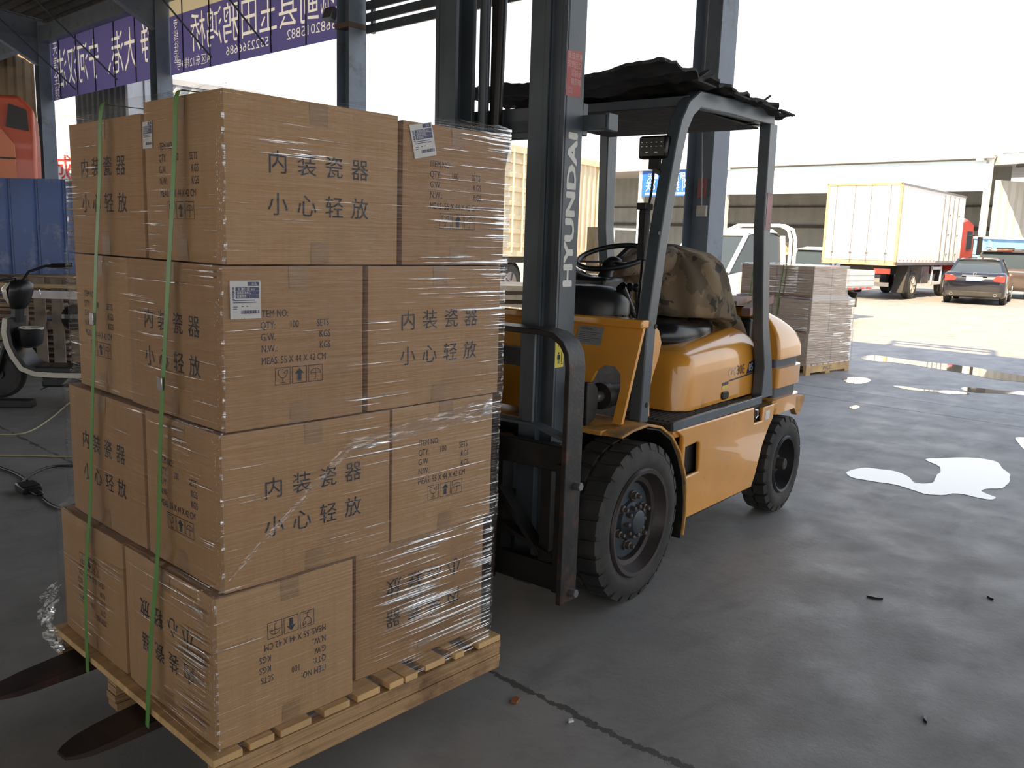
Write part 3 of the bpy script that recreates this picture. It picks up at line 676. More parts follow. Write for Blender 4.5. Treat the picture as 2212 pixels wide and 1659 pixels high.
FILM = film_mat('stretch_film', (2.2, 130, 1), .04, .9, (0, 0, -.10), .14, tiers=.085, corner=1)
film('stretch_film', 'clear stretch film wound round the cartons on the forks', ext, (Z0 - .02, Z0 + 4 * H_ + .008), FILM, off=.006)
# a loose twist of film across the third tier, and loose film at the foot of the stack
def crumple(n, m, F, th=0):
    vs = [F(i / n, j / m) for j in range(m + 1) for i in range(n + 1)]
    return MB().add(vs, [(j * (n + 1) + i, j * (n + 1) + i + 1, (j + 1) * (n + 1) + i + 1, (j + 1) * (n + 1) + i) for j in range(m) for i in range(n)])
FILM2 = film_mat('loose_film', (8, 40, 1), .10, .7, (0, 0, .3), .12, streak_gain=.2)
def uvd(o):
    uv = o.data.uv_layers.new(name='uv')
    for l in o.data.loops: v = o.data.vertices[l.vertex_index].co; uv.data[l.index].uv = (v.x + v.y, v.z)
    return o
pa, pb = Vector((.025, -.012, .70)), Vector((.985, .008, 1.03))
def Ft(u, v):
    p = pa.lerp(Vector((.40, -.008, .985)), u / .45) if u < .45 else Vector((.40, -.008, .985)).lerp(pb, (u - .45) / .55)
    wd = .012 + .05 * abs(u - .0) ; return p + Vector((0, -.006 + .004 * noise.noise(Vector((u * 30, v * 8, 0))), (v - .5) * wd))
o = uvd(crumple(60, 6, Ft).build('film_fold', FILM2, smooth=True)); tag(o, 'twisted fold of clear film slanting across the third tier of cartons', 'plastic wrap')
rr = random.Random(4)
def Fl(u, v):
    q = noise.noise(Vector((u * 5, v * 5, 2))) * .05; q2 = noise.noise(Vector((u * 9, v * 9, 7))) * .03
    return Vector((-.02 - .03 * math.sin(PI * v) + q2, 1.02 + u * .13 * math.sin(PI * (.15 + .85 * v)) + q * .5, .37 - v * .22 + q2))
o = uvd(crumple(18, 24, Fl).build('loose_film', FILM2, smooth=True)); tag(o, 'crumpled loose plastic hanging off the far lower corner of the carton stack', 'plastic')
# green straps
GREEN = mat('green_strap', (.13, .30, .075), .4, 0, .12, 10, .05, 30)
for pts, clip, lb in (([(1.905, .220, 0), (1.762, .229, 0), (1.589, .241, 0), (1.422, .258, 0), (1.201, .277, 0), (1.01, .293, 0), (.684, .304, 0), (.437, .32, 0), (.165, .345, 0)], 1.165, 'green plastic strap down the left side of the cartons, nearer to the corner'),
                ([(1.88, .677, 0), (1.69, .691, 0), (1.477, .715, 0), (1.312, .726, 0), (1.143, .737, 0), (.927, .752, 0), (.706, .764, 0), (.476, .776, 0), (.17, .768, 0)], 1.30, 'green plastic strap down the left side of the cartons, farther from the corner')):
    t = thing('plastic_strap', lb, 'strap', (0, pts[-1][1], pts[-1][0]), 0, 'green straps round the cartons')
    P = [Vector((LX * max(0, z - Z0) - .030 - (.010 if z < .65 else 0), y, z)) for z, y, _ in pts]
    P = [Vector((P[0].x + .34, P[0].y - .02, 1.920))] + [Vector((P[0].x + .022, P[0].y, 1.917))] + [Vector((P[0].x, P[0].y, 1.90))] + P[1:]
    Q = [P[0], P[1]] + spline(P[1:], 6)[1:]
    vs = []; fs = []
    for p in Q:
        p = p - t.location; up = Vector((0, .011, 0)); vs += [p - up, p + up, p + up + Vector((.0012, 0, 0)), p - up + Vector((.0012, 0, 0))]
    for i in range(len(Q) - 1):
        for k in range(4): fs.append((i * 4 + k, i * 4 + (k + 1) % 4, i * 4 + 4 + (k + 1) % 4, i * 4 + 4 + k))
    MB().add(vs, fs).build('band', GREEN, t)
    yy = next(a.y + (b.y - a.y) * (a.z - clip) / (a.z - b.z) for a, b in zip(Q[1:], Q[2:]) if b.z <= clip <= a.z)
    xx = LX * (clip - Z0) - .037
    MB().box(xx - .002, xx, yy - .014, yy + .014, clip - .016, clip + .016).v
    m2 = MB().box(xx - .003 - t.location.x, xx + .001 - t.location.x, yy - .014 - t.location.y, yy + .014 - t.location.y, clip - .018 - t.location.z, clip + .018 - t.location.z)
    m2.build('crimp_clip', CHROME, t, bevel=.001, label='shiny metal crimp clip')
# pallet
PT = thing('pallet', 'raw pine and plywood pallet lifted on the forks under the cartons', 'pallet', (.5, .5, .10))
PLY = mat('layered_plywood', (.42, .255, .12), .7, 0, .28, 3, .2, 30, stretch=(1.2, 1, 60), dirt=(.15, .07, .035), dscale=5, dlo=.5, dhi=.72)
x_ = -.055; i = 0
rr = random.Random(3)
for xc, wd in ((.012, .085), (.115, .075), (.22, .10), (.36, .09), (.475, .085), (.575, .055), (.635, .05), (.745, .085), (.845, .04), (.985, .105)):
    y0 = -.014 + rr.uniform(-.008, .006); MB().box(xc - wd / 2 - .5, xc + wd / 2 - .5, y0 - .5, 1.075 - .5, .1015, .1225).build('deck_board', WOODN, PT, bevel=.002)
for y0, y1 in ((-.016, .03), (.60, .66), (1.02, 1.07)):
    m2 = MB()
    for k in range(4): m2.box(-.525 + rr.uniform(0, .006), .545 - rr.uniform(0, .008), y0 - .5 + rr.uniform(-.003, .003), y1 - .5, .0 + k * .0253, .0253 + k * .0253 - .0015)
    m2.build('stringer', PLY, PT, bevel=.001)
PT.rotation_euler = (0, 0, 0)
# ================================================================ FORKLIFT   (local x runs back from the front axle, y across from the near wheels, z up)
FK = thing('forklift', 'yellow counterbalance forklift with dark mast carrying the wrapped pallet', 'forklift', (2.0828, .1290, 0), .08557)
YC = .60                                       # centre line
def mir(y): return 2 * YC - y
# --- tyres
def tyre(R, w, y0, side, cx, rimr, nl, front, nuts):
    """side=+1: outer face towards -y at y0"""
    def Y(o): return y0 + side * o
    gd = .011 if front else .022
    mb = MB(); prof = [(rimr + .005, .012), (rimr + .03, .0), (R * .80, -.004), (R - .035, .004), (R - gd, .016), (R - gd, w - .016), (R - .035, w - .004), (R * .8, w + .004), (rimr + .03, w), (rimr + .005, w - .012), (rimr, w / 2)]
    mb.lathe([(r, Y(o)) for r, o in prof], 72, 'y', (cx, 0, R), closed=True)
    for k in range(nl):
        for half in (0, 1):
            a0 = 2 * PI * (k + half * .5) / nl; a1 = a0 + 2 * PI / nl * .74; ya, yb = (.004, w * .46) if half == 0 else (w * .54, w - .004)
            vs = []
            for aa, sh in ((a0, 0), ((a0 + a1) / 2, 0), (a1, 0)):
                for rr_ in (R - .030, R):
                    for yy in (ya, yb):
                        yq = Y(yy + (.010 if rr_ == R and yy == ya and half == 0 else 0) - (.010 if rr_ == R and yy == yb and half == 1 else 0))
                        tw = (yy - ya) / (yb - ya) * .03 * (1 if half == 0 else -1)
                        vs.append((cx + rr_ * math.cos(aa + tw), yq, R + rr_ * math.sin(aa + tw)))
            fs = [(0, 1, 3, 2), (8, 10, 11, 9)]
            for s_ in (0, 4):
                fs += [(s_, s_ + 4, s_ + 5, s_ + 1), (s_ + 2, s_ + 3, s_ + 7, s_ + 6), (s_ + 1, s_ + 5, s_ + 7, s_ + 3), (s_, s_ + 2, s_ + 6, s_ + 4)]
            mb.add(vs, fs)
    ty = mb.build('tyre', RUBBER, FK, smooth=True, angle=35)
    if front:
        pr = [(rimr + .012, .006), (rimr + .004, -.006), (rimr - .012, -.004), (rimr - .02, .02), (rimr - .035, .045), (rimr - .055, .05), (rimr - .06, .075), (.05, .085), (0, .085)]
    else:
        pr = [(rimr + .01, .006), (rimr + .002, -.005), (rimr - .01, .0), (rimr - .015, .05), (rimr - .03, .09), (.07, .10), (0, .10)]
    MB().lathe([(r, Y(o)) for r, o in pr], 56, 'y', (cx, 0, R), cap=False).build('rim', mat('rusted_rim', (.055, .045, .042), .42, .3, .3, 7, .1, 50, dirt=(.10, .06, .045), dscale=7) if front else mat('rear_rim', (.03, .03, .033), .5, .2, .3, 7, dirt=(.07, .065, .06), dscale=5), ty, smooth=True, angle=30)
    if front:
        MB().lathe([(rimr - .062, Y(.074)), (rimr - .066, Y(.068)), (.09, Y(.066)), (.085, Y(.05)), (.06, Y(.03)), (.052, Y(.012)), (.045, Y(.008)), (0, Y(.008))], 48, 'y', (cx, 0, R), cap=False).build('wheel_disc', mat('blue_grey_disc', (.035, .048, .062), .5, .1, .25, 8), ty, smooth=True, angle=30)
        BOLT = mat('dirty_bolt', (.12, .10, .085), .5, .4, .3, 20)
        for k in range(6):
            a = 2 * PI * k / 6 + .35; c = (cx + .112 * math.cos(a), 0, R + .112 * math.sin(a))
            MB().lathe([(.024, Y(.066)), (.024, Y(.056)), (.017, Y(.056)), (.017, Y(.038)), (.011, Y(.036)), (.009, Y(.018)), (0, Y(.018))], 6, 'y', c).build('wheel_nut', BOLT, ty)
        for k in range(10):
            a = 2 * PI * k / 10; c = (cx + .068 * math.cos(a), 0, R + .068 * math.sin(a))
            MB().lathe([(.010, Y(.045)), (.010, Y(.018)), (.006, Y(.014)), (0, Y(.014))], 6, 'y', c).build('hub_bolt', BOLT, ty)
    else:
        MB().lathe([(.060, Y(.10)), (.052, Y(.05)), (.036, Y(.045)), (.034, Y(.0)), (.028, Y(-.004)), (0, Y(-.004))], 24, 'y', (cx, 0, R)).build('hub', RUBBER, ty, smooth=True, angle=30)
    return ty
tyre(.355, .24, .0, 1, 0, .235, 26, True, 6); tyre(.355, .24, 1.2, -1, 0, .235, 26, True, 6)
tyre(.29, .17, .02, 1, 1.76, .165, 22, False, 0); tyre(.29, .17, 1.18, -1, 1.76, .165, 22, False, 0)
# --- front mudguards: flat lip, arc over the wheel, skirt down behind it
arc = [(-.20, .772), (-.10, .787), (.02, .792), (.14, .765), (.25, .705), (.34, .615), (.405, .50), (.435, .38), (.437, .28), (.425, .19)]
for ya, yb in ((.0, .30), (.90, 1.2)):
    o = MB().strip(arc, 'y', ya, yb, .012).build('mudguard', YELD, FK, bevel=.003)
    MB().strip([(x * .985 - (.012 if x > .3 else 0), z - .014) for x, z in arc[2:]], 'y', ya + .008, yb, .006).build('splash_lining', GREASE, o)
# deck plate in front (under the dash)
MB().box(-.21, .10, .10, 1.1, .765, .785).build('front_deck', YELD, FK, bevel=.003)
# --- body side panels with their openings
def side_panel(y0, y1):
    outer = [(.46, .66), (.46, .235), (1.345, .225), (1.385, .28), (1.463, .45), (1.523, .526), (1.60, .60), (1.60, .676), (1.438, .676), (1.438, .600), (1.318, .600), (1.306, .694), (.39, .702)]
    hole = [(.49, .602), (.49, .455), (.52, .452), (.655, .454), (.645, .60), (.62, .61)]
    bm = bmesh.new(); n = len(outer)
    def ring(pts): return [bm.verts.new((x, y0, z)) for x, z in pts]
    a, b = ring(outer), ring(hole)
    ea = [bm.edges.new((a[i], a[(i + 1) % len(a)])) for i in range(len(a))]; eb = [bm.edges.new((b[i], b[(i + 1) % len(b)])) for i in range(len(b))]
    bmesh.ops.triangle_fill(bm, use_beauty=True, edges=ea + eb)
    # fill also covers the opening if the hole is not detected: drop faces whose centre is inside it
    for f in list(bm.faces):
        c = f.calc_center_median()
        if .50 < c.x < .64 and .46 < c.z < .60: bm.faces.remove(f)
    r = bmesh.ops.extrude_face_region(bm, geom=list(bm.faces))
    for v in r['geom']:
        if isinstance(v, bmesh.types.BMVert): v.co.y = y1
    bmesh.ops.recalc_face_normals(bm, faces=bm.faces)
    me = bpy.data.meshes.new('side_panel'); bm.to_mesh(me); bm.free(); me.materials.append(YEL)
    o = bpy.data.objects.new('side_panel', me); COL.objects.link(o); o.parent = FK
    bv = o.modifiers.new('bevel', 'BEVEL'); bv.width = .008; bv.segments = 3; bv.limit_method = 'ANGLE'; bv.angle_limit = .7
    for p in me.polygons: p.use_smooth = True
    me.set_sharp_from_angle(angle=.6)
    return o
sp_ = side_panel(.05, .075); side_panel(1.15, 1.125)
MB().box(.40, 1.30, .07, .16, .655, .70).build('sill', YEL, FK, bevel=.012)
MB().box(1.44, 1.66, .055, .16, .64, .676).build('rear_step', YELD, FK, bevel=.006)
MB().box(.44, 1.52, .09, 1.11, .20, .66).build('chassis', GREASE, FK)
MB().box(-.19, -.13, .25, .95, .14, .76).build('front_gap_plate', GREASE, FK)  # added dark plate, stops bright light showing through below the mast
MB().box(1.52, 1.66, .20, 1.0, .70, 1.165).build('dark_gap_block', BLACKP, FK, bevel=.02)  # added black block standing in for the dark gap behind the hood
MB().box(1.325, 1.435, .078, .09, .56, .69).build('recess', BLACKP, FK)
MB().tube([(1.33, .06, .675), (1.36, .055, .67), (1.37, .055, .64), (1.345, .058, .625)], .006).build('latch', CHROME, FK)
MB().box(1.47, 1.53, .0485, .0495, .60, .65).build('rating_tag', DECALW, FK)
# floor plate (ribbed) beside the engine hood and dark side rail
m2 = MB().box(.36, 1.35, .075, .40, .70, .735)
for k in range(9): m2.box(.40, 1.15, .10 + k * .028, .112 + k * .028, .735, .741)
m2.build('foot_plate', mat('floor_rubber', (.04, .036, .032), .7, 0, .3, 12), FK)
MB().box(.36, 1.42, .055, .075, .70, .745).build('side_rail', GUARD, FK, bevel=.004)
m2 = MB().box(.36, 1.35, .80, 1.13, .70, .735).build('foot_plate', mat('floor_rubber', (0, 0, 0)), FK)
# --- engine hood: rounded box swelling toward the bottom front
def hood():
    rings = []
    N = 40
    def sec(z):
        # half-plan at height z: x0,x1,y inset, corner radius
        t = (z - .745) / (1.135 - .745)
        x0 = .60 + .03 * max(0, t) + (.10 * max(0, (t - .86) / .14) ** 2); x1 = 1.56 - .05 * t - (.10 * max(0, (t - .7) / .3) ** 2)
        yi = .135 + .015 * t + .11 * max(0, (t - .62) / .38) ** 2.2
        return x0, x1, yi
    for z in (.745, .755, .80, .88, .96, 1.02, 1.06, 1.09, 1.11, 1.125, 1.132):
        x0, x1, yi = sec(z); r = .115; ring = []
        for cx, cy, a0 in ((x0 + r, yi + r, PI), (x1 - .05, yi + .05, 1.5 * PI), (x1 - .05, mir(yi) - .05, 0), (x0 + r, mir(yi) - r, .5 * PI)):
            rr_ = r if cx < 1 else .05
            for k in range(9):
                a = a0 + k / 8 * PI / 2; xx = cx + rr_ * math.cos(a); ring.append((xx, cy + rr_ * math.sin(a), z + (xx - 1.5) * .10 * max(0, (z - .98) / .15)))
        rings.append(ring)
    return MB().loft(rings)
hd = hood().build('engine_hood', YEL, FK, smooth=True, angle=70)
# hood marks
def FH(e): return lambda x, y: Vector((x, .1385 + .015 * (y - .745) / .39 - e, y))
m2 = MB(); sl = -.065
g = lambda x, y: Vector((x, .1335 + .014 * (y - .745) / .39, y))
m2.add([g(1.14, .846), g(1.48, .860), g(1.48, .868), g(1.14, .854)], [(0, 1, 2, 3)])
m2.add([g(1.365, .866), g(1.465, .870), g(1.50, .936), g(1.405, .932)], [(0, 1, 2, 3)])
put_text(m2, '30E', 1.235, .874, .052, g, .95)
m2.add([g(1.05, .832), g(1.13, .834), g(1.13, .849), g(1.05, .847)], [(0, 1, 2, 3)])
m2.build('model_marking', mat('decal_navy', (.03, .032, .06), .4), hd)
m2 = MB(); put_text(m2, 'CPC', 1.13, .873, .042, lambda x, y: g(x, y) + Vector((0, -.0005, 0)), .95); put_text(m2, '05', 1.392, .880, .042, lambda x, y: g(x, y) + Vector((0, -.0008, 0)), 1.0); m2.build('model_lettering', DECALW, hd)
m2 = MB(); m2.add([g(1.05, .812), g(1.13, .814), g(1.13, .832), g(1.05, .830)], [(0, 1, 2, 3)]); m2.build('warning_sticker', mat('decal_yellow', (.75, .62, .08), .5), hd)
m2 = MB(); m2.lathe([(.0, 0), (.04, 0)], 24, 'y', (0, 0, 0)); m2 = MB()
pl = lambda s: [(1.085 + (.022 if math.cos(a) > 0 else -.022) + s * math.cos(a), .778 + s * math.sin(a)) for a in [2 * PI * k / 24 for k in range(24)]]
hp = MB().prism(pl(.022), 'y', .128, .137).build('hood_handle', VINYL, hd, bevel=.003); MB().prism(pl(.013), 'y', .1265, .1285).build('handle_recess', GREASE, hd)
# --- counterweight: swept section with two grooves
def cw_ring(z):
    # returns x_front,x_rear,y inset
    top = 1.225
    t = max(0, (z - .93) / (top - .93))
    xr = 2.14 - .03 * max(0, (.75 - z)) - .40 * t ** 2.4; yi = .065 + .16 * t ** 2.6; xf = 1.66
    return xf, xr, yi
rings = []
zl = [.60, .66, .690, .692, .755, .757, .835, .872, .874, .925, .927, .98, 1.03, 1.07, 1.11, 1.145, 1.175, 1.198, 1.213, 1.222]
def groove(z): return .022 if (.691 < z < .756 or .873 < z < .926) else 0
for z in zl:
    xf, xr, yi = cw_ring(z); gq = groove(z); yi += gq; xr -= gq; r = .16; ring = []
    for cx, cy, a0, rr_ in ((xf + .02, yi + .02, PI, .02), (xr - r, yi + r, 1.5 * PI, r), (xr - r, mir(yi) - r, 0, r), (xf + .02, mir(yi) - .02, .5 * PI, .02)):
        for k in range(9):
            a = a0 + k / 8 * PI / 2; ring.append((cx + rr_ * math.cos(a), cy + rr_ * math.sin(a), z))
    rings.append(ring)
cw = MB().loft(rings).build('counterweight', YEL, FK, smooth=True, angle=38)
for z0_, z1_ in ((.693, .754), (.875, .924)):
    rg = []
    for z in (z0_, z1_):
        xf, xr, yi = cw_ring(z); yi += .0205; xr -= .0205; r = .16; ring = []
        for cx, cy, a0, rr_ in ((xf + .02, yi + .02, PI, .02), (xr - r, yi + r, 1.5 * PI, r), (xr - r, mir(yi) - r, 0, r), (xf + .02, mir(yi) - .02, .5 * PI, .02)):
            for k in range(9):
                a = a0 + k / 8 * PI / 2; ring.append((cx + rr_ * math.cos(a), cy + rr_ * math.sin(a), z))
        rg.append(ring)
    MB().loft(rg, caps=False).build('dark_band', mat('band_paint', (.06, .07, .085), .5, 0, .3, 8, dirt=(.5, .5, .5), dscale=18, dlo=.66, dhi=.72), cw, smooth=True)
# lower skirt with the wheel arch
sk = [(1.60, .61), (1.60, .60), (1.66, .646), (1.741, .667), (1.854, .664), (1.928, .640), (1.97, .60), (2.02, .55), (2.06, .55), (2.13, .62), (2.14, .66), (1.60, .69)]
for a, b in ((.066, .10), (1.134, 1.10)): MB().prism(sk, 'y', a, b).build('arch_skirt', YELD, cw)
MB().box(2.0, 2.12, .20, 1.0, .30, .62).build('counterweight_foot', YELD, cw, bevel=.02)
MB().box(1.52, 2.05, .22, .98, .28, .66).build('axle_housing', GREASE, FK)
MB().tube([(1.76, .18, .29), (1.76, 1.02, .29)], .05).build('rear_axle', GREASE, FK); MB().tube([(0, .2, .355), (0, 1.0, .355)], .09).build('front_axle', GREASE, FK)
MB().box(2.10, 2.13, .16, .22, .95, 1.02).box(2.10, 2.13, .98, 1.04, .95, 1.02).build('tail_lamp', mat('orange_lens', (.6, .14, .02), .2), cw)
# --- overhead guard
def guard(y, s):
    pts = [(.10, .78), (.125, 1.22), (.185, 1.57), (.235, 1.80), (.285, 2.00), (.32, 2.10), (.375, 2.175), (.46, 2.225), (.80, 2.238), (1.33, 2.25)]
    o = MB().strip([(p.x, p.y) for p in [Vector((a, b, 0)) for a, b in pts]], 'y', y - .03, y + .03, .075).build('guard_front_leg', GUARD, FK, bevel=.006)
    for x, z in ((.155, 1.21), (.115, .86), (.135, 1.62)): MB().lathe([(.0, -.034), (.010, -.034), (.012, -.030)], 12, 'y', (x + .0, y, z)).build('bolt', GREASE, o)
    rl = [(1.27, 2.22), (1.375, 2.22), (1.385, 1.66), (1.47, 1.15), (1.56, .93), (1.61, .72), (1.44, .72), (1.45, .9), (1.375, 1.15), (1.29, 1.66)]
    o2 = MB().prism(rl, 'y', y - .03, y + .03).build('guard_rear_leg', GUARD, FK, bevel=.006)
    MB().strip([(1.3865, 1.90), (1.389, 1.68)], 'y', y - .031, y + .031, .001)
    if s:
        MB().box(1.305, 1.378, y - .0315, y - .0305, 1.665, 1.86).build('red_sticker', mat('worn_red_tape', (.34, .16, .16), .5, 0, .3, 9), o2, label='worn red reflective strip')
        MB().box(1.30, 1.30 + .002, y - .028, y + .028, 1.62, 1.86).build('red_sticker', mat('worn_red_tape', (0, 0, 0)), o2)
guard(.10, 1); guard(1.10, 0)
for x, z in ((.43, 2.215), (1.33, 2.235)): MB().box(x - .03, x + .03, .10, 1.10, z - .02, z + .02).build('guard_cross_member', GUARD, FK)
for k in range(5):
    x = .56 + k * .15; MB().box(x - .012, x + .012, .12, 1.08, 2.205, 2.235).build('guard_bar', GUARD, FK)
# --- dash cowl (yellow), leaning back with the guard leg, round opening near its left foot
def FD(y, z, e=0): return Vector((-.075 + (z - .84) * .36 - e, y, z))
bm = bmesh.new()
out_ = [(.075, .80), (.075, 1.215), (1.125, 1.215), (1.125, .80), (.28, .80), (.28, .95), (.262, 1.005), (.225, 1.035), (.17, 1.035), (.135, 1.005), (.12, .95), (.12, .80)]
vs_ = [bm.verts.new(FD(y, z)) for y, z in out_]; f = bm.faces.new(vs_)
r = bmesh.ops.extrude_face_region(bm, geom=[f])
for v in r['geom']:
    if isinstance(v, bmesh.types.BMVert): v.co.x += .02
bmesh.ops.recalc_face_normals(bm, faces=bm.faces); bmesh.ops.triangulate(bm, faces=[q for q in bm.faces if len(q.verts) > 4])
me = bpy.data.meshes.new('dash_cowl'); bm.to_mesh(me); bm.free(); me.materials.append(YEL); cowl = bpy.data.objects.new('dash_cowl', me); COL.objects.link(cowl); cowl.parent = FK
MB().prism([(.07, 1.205), (.07, 1.243), (1.13, 1.243), (1.13, 1.205)], 'x', .035, .125).build('cowl_cap', YEL, cowl, bevel=.008)
m2 = MB(); q = lambda e: (lambda x, y: FD(.405 - x, 1.115 + y, e)); g = q(.003); m2.add([g(0, 0), g(.135, 0), g(.135, .08), g(0, .08)], [(0, 1, 2, 3)]); dp = m2.build('data_plate', mat('data_plate', (.42, .43, .42), .35, .5, .15, 20), cowl, label='grey metal data plate')
m2 = MB(); g = q(.0036); put_text(m2, 'HYUNDAI', .012, .064, .009, g, 1.1)
for k in range(6): m2.add([g(.01, .052 - k * .008), g(.12 - (k % 3) * .02, .052 - k * .008), g(.12 - (k % 3) * .02, .0535 - k * .008), g(.01, .0535 - k * .008)], [(0, 1, 2, 3)])
m2.build('plate_text', INK, dp)
MB().box(.10, .60, .36, .84, .74, 1.0).build('floor_tunnel', GREASE, FK)
# yellow curved inner cowl edge behind the guard leg
MB().box(.12, .24, .13, 1.07, 1.19, 1.215).build('dash_top', BLACKP, FK)
MB().prism([(.11, .78), (.12, 1.225), (.22, 1.22), (.295, 1.18), (.325, 1.12), (.305, 1.05), (.26, .97), (.235, .90), (.25, .78)], 'y', .125, .145).build('cowl_side', YEL, FK, bevel=.003)
# tilt cylinders
for y in (.215, mir(.215)):
    o = MB().tube([(-.02, y, .90), (.16, y, .892)], .052, 20).build('tilt_cylinder', GREASE, FK, smooth=True)
    MB().tube([(-.20, y, .905), (.0, y, .90)], .026, 14).build('rod', STEELG, o, smooth=True); MB().tube([(-.05, y, .901), (.0, y, .90)], .06, 20).build('gland', RUSTY, o, smooth=True)
    MB().prism([(-.235, .99), (-.19, .985), (-.155, .96), (-.145, .92), (-.15, .86), (-.175, .82), (-.235, .80)], 'y', y - .055, y - .035).prism([(-.235, .99), (-.19, .985), (-.155, .96), (-.145, .92), (-.15, .86), (-.175, .82), (-.235, .80)], 'y', y + .035, y + .055).build('mast_bracket', GREASE, o, bevel=.005)
# controls
MB().loft([[(.20 + .20 * (1 if j else 0) * 0 + .16 * math.cos(a) * (1 - .12 * j) + .02, .52 + .26 * math.sin(a) * (1 - .12 * j), z) for a in [2 * PI * k / 24 for k in range(24)]] for j, z in ((0, 1.243), (0, 1.30), (1, 1.345), (3, 1.37))]).build('instrument_hood', BLACKP, FK, smooth=True, angle=50)
MB().tube([(.36, .6, 1.0), (.52, .6, 1.30), (.60, .6, 1.47)], [.06, .05, .035], 12).build('steering_column', BLACKP, FK, smooth=True)
MB().box(.40, .60, .50, .70, 1.30, 1.40).build('column_shroud', BLACKP, FK, bevel=.02)
n_ = Vector((-.35, 0, 1)).normalized(); e1 = Vector((0, 1, 0)); e2 = n_.cross(e1); c_ = Vector((.63, .6, 1.50))
sw = MB().tube([c_ + (e1 * math.cos(a) + e2 * math.sin(a)) * .185 for a in [2 * PI * k / 48 for k in range(49)]], .014, 10).build('steering_wheel', BLACKP, FK, smooth=True, angle=60)
m2 = MB()
for k in range(3):
    a = 2 * PI * k / 3 + .5; m2.bar(c_ - n_ * .03, c_ + (e1 * math.cos(a) + e2 * math.sin(a)) * .18, .03, .012)
m2.sphere(c_ - n_ * .025, .045, 16, 10, (1, 1, .6)).build('spokes', BLACKP, sw, smooth=True)
MB().sphere(c_ + (e1 * math.cos(3.3) + e2 * math.sin(3.3)) * .185 + n_ * .03, .022).build('spinner_knob', BLACKP, sw, smooth=True)
MB().tube([(.55, .62, 1.37), (.42, .66, 1.41), (.37, .67, 1.425)], [.014, .022, .026], 10).build('direction_lever', BLACKP, FK, smooth=True)
MB().tube([(.395, .30, 1.20), (.32, .30, 1.265)], .012, 8).tube([(.325, .30, 1.262), (.225, .30, 1.37)], [.020, .024], 12).build('parking_brake', VINYL, FK, smooth=True)
m2 = MB()
for k in range(3): m2.tube([(.46 + k * .02, .34 + k * .05, 1.18), (.44 + k * .02, .34 + k * .05, 1.34)], .007).sphere((.44 + k * .02, .34 + k * .05, 1.36), .022)
m2.build('hydraulic_levers', BLACKP, FK, smooth=True)
# seat
MB().loft([[(1.02 + a_ * math.copysign(abs(math.cos(a)) ** .5, math.cos(a)), .6 + b_ * math.copysign(abs(math.sin(a)) ** .5, math.sin(a)), z) for a in [2 * PI * k / 32 for k in range(32)]] for z, a_, b_ in ((1.02, .27, .28), (1.04, .30, .31), (1.08, .315, .325), (1.13, .31, .32), (1.16, .29, .30), (1.175, .22, .22))]).build('seat', VINYL, FK, smooth=True, angle=60)
MB().loft([[(x + a_ * math.cos(a), .6 + b_ * math.copysign(abs(math.sin(a)) ** .6, math.sin(a)), z) for a in [2 * PI * k / 24 for k in range(24)]] for z, x, a_, b_ in ((1.12, 1.22, .07, .22), (1.25, 1.25, .08, .235), (1.42, 1.28, .075, .23), (1.50, 1.295, .055, .19), (1.52, 1.30, .02, .1))]).build('backrest', VINYL, FK, smooth=True, angle=60)
MB().box(.80, 1.35, .36, .84, .98, 1.05).build('seat_base', BLACKP, FK, bevel=.02)
# work lamp on the near guard leg
WL = MB().box(.22, .27, .10, .245, 1.945, 2.045).build('work_lamp', VINYL, FK, bevel=.012)
m2 = MB()
for r_ in range(2):
    for k in range(5): m2.sphere((.213, .125 + k * .024, 2.015 - r_ * .018), .0045, 8, 5)
for k in range(2): m2.sphere((.213, .15 + k * .045, 1.972), .007, 8, 5)
m2.build('led_array', CHROME, WL); MB().box(.215, .219, .115, .232, 1.957, 2.035).build('lens', mat('lamp_lens', (.10, .10, .085), .15), WL)
MB().box(.225, .25, .14, .19, 1.90, 1.945).bar((.24, .165, 1.90), (.22, .12, 1.88), .02, .02).tube([(.24, .17, 1.90), (.23, .17, 1.80), (.25, .19, 1.75)], .006).build('lamp_bracket', RUSTY, WL)
MB().box(.155, .20, .15, .185, 1.50, 1.72).box(.14, .21, .145, .19, 1.72, 1.75).tube([(.175, .165, 1.5), (.15, .165, 1.2), (.14, .165, .95)], .008).build('indicator_lamp', BLACKP, FK, bevel=.004)
# --- mast
def channel(y0, y1, x0, x1, z0, z1, inward):
    """C channel: web on the outer side, flanges front and back"""
    w_ = y0 if inward > 0 else y1; t_ = .022
    m2 = MB()
    if inward > 0: m2.box(x0, x1, y0, y0 + t_, z0, z1)
    else: m2.box(x0, x1, y1 - t_, y1, z0, z1)
    m2.box(x0, x0 + t_, y0, y1, z0, z1).box(x1 - t_, x1, y0, y1, z0, z1); return m2
zT = 3.15
mr = channel(.25, .335, -.36, -.225, .12, zT, 1).build('mast_outer_rail', DGREY, FK, bevel=.003)
mr2 = channel(mir(.335), mir(.25), -.36, -.225, .12, zT, -1).build('mast_outer_rail', DGREY, FK, bevel=.003)
channel(.31, .40, -.395, -.26, .10, zT - .06, 1).build('mast_inner_rail', DGREY, FK, bevel=.003); channel(mir(.40), mir(.31), -.395, -.26, .10, zT - .06, -1).build('mast_inner_rail', DGREY, FK, bevel=.003)
for y in (.44, mir(.44)):
    MB().tube([(-.25, y, .15), (-.25, y, 1.75)], .038, 16).tube([(-.25, y, 1.75), (-.25, y, zT - .1)], .024, 14).build('lift_cylinder', DGREY, FK, smooth=True, angle=50)
    MB().box(-.23, -.21, y - .03 if y < .6 else y - .05, y if y < .6 else y - .02, .5, zT - .1).build('lift_chain', GREASE, FK)
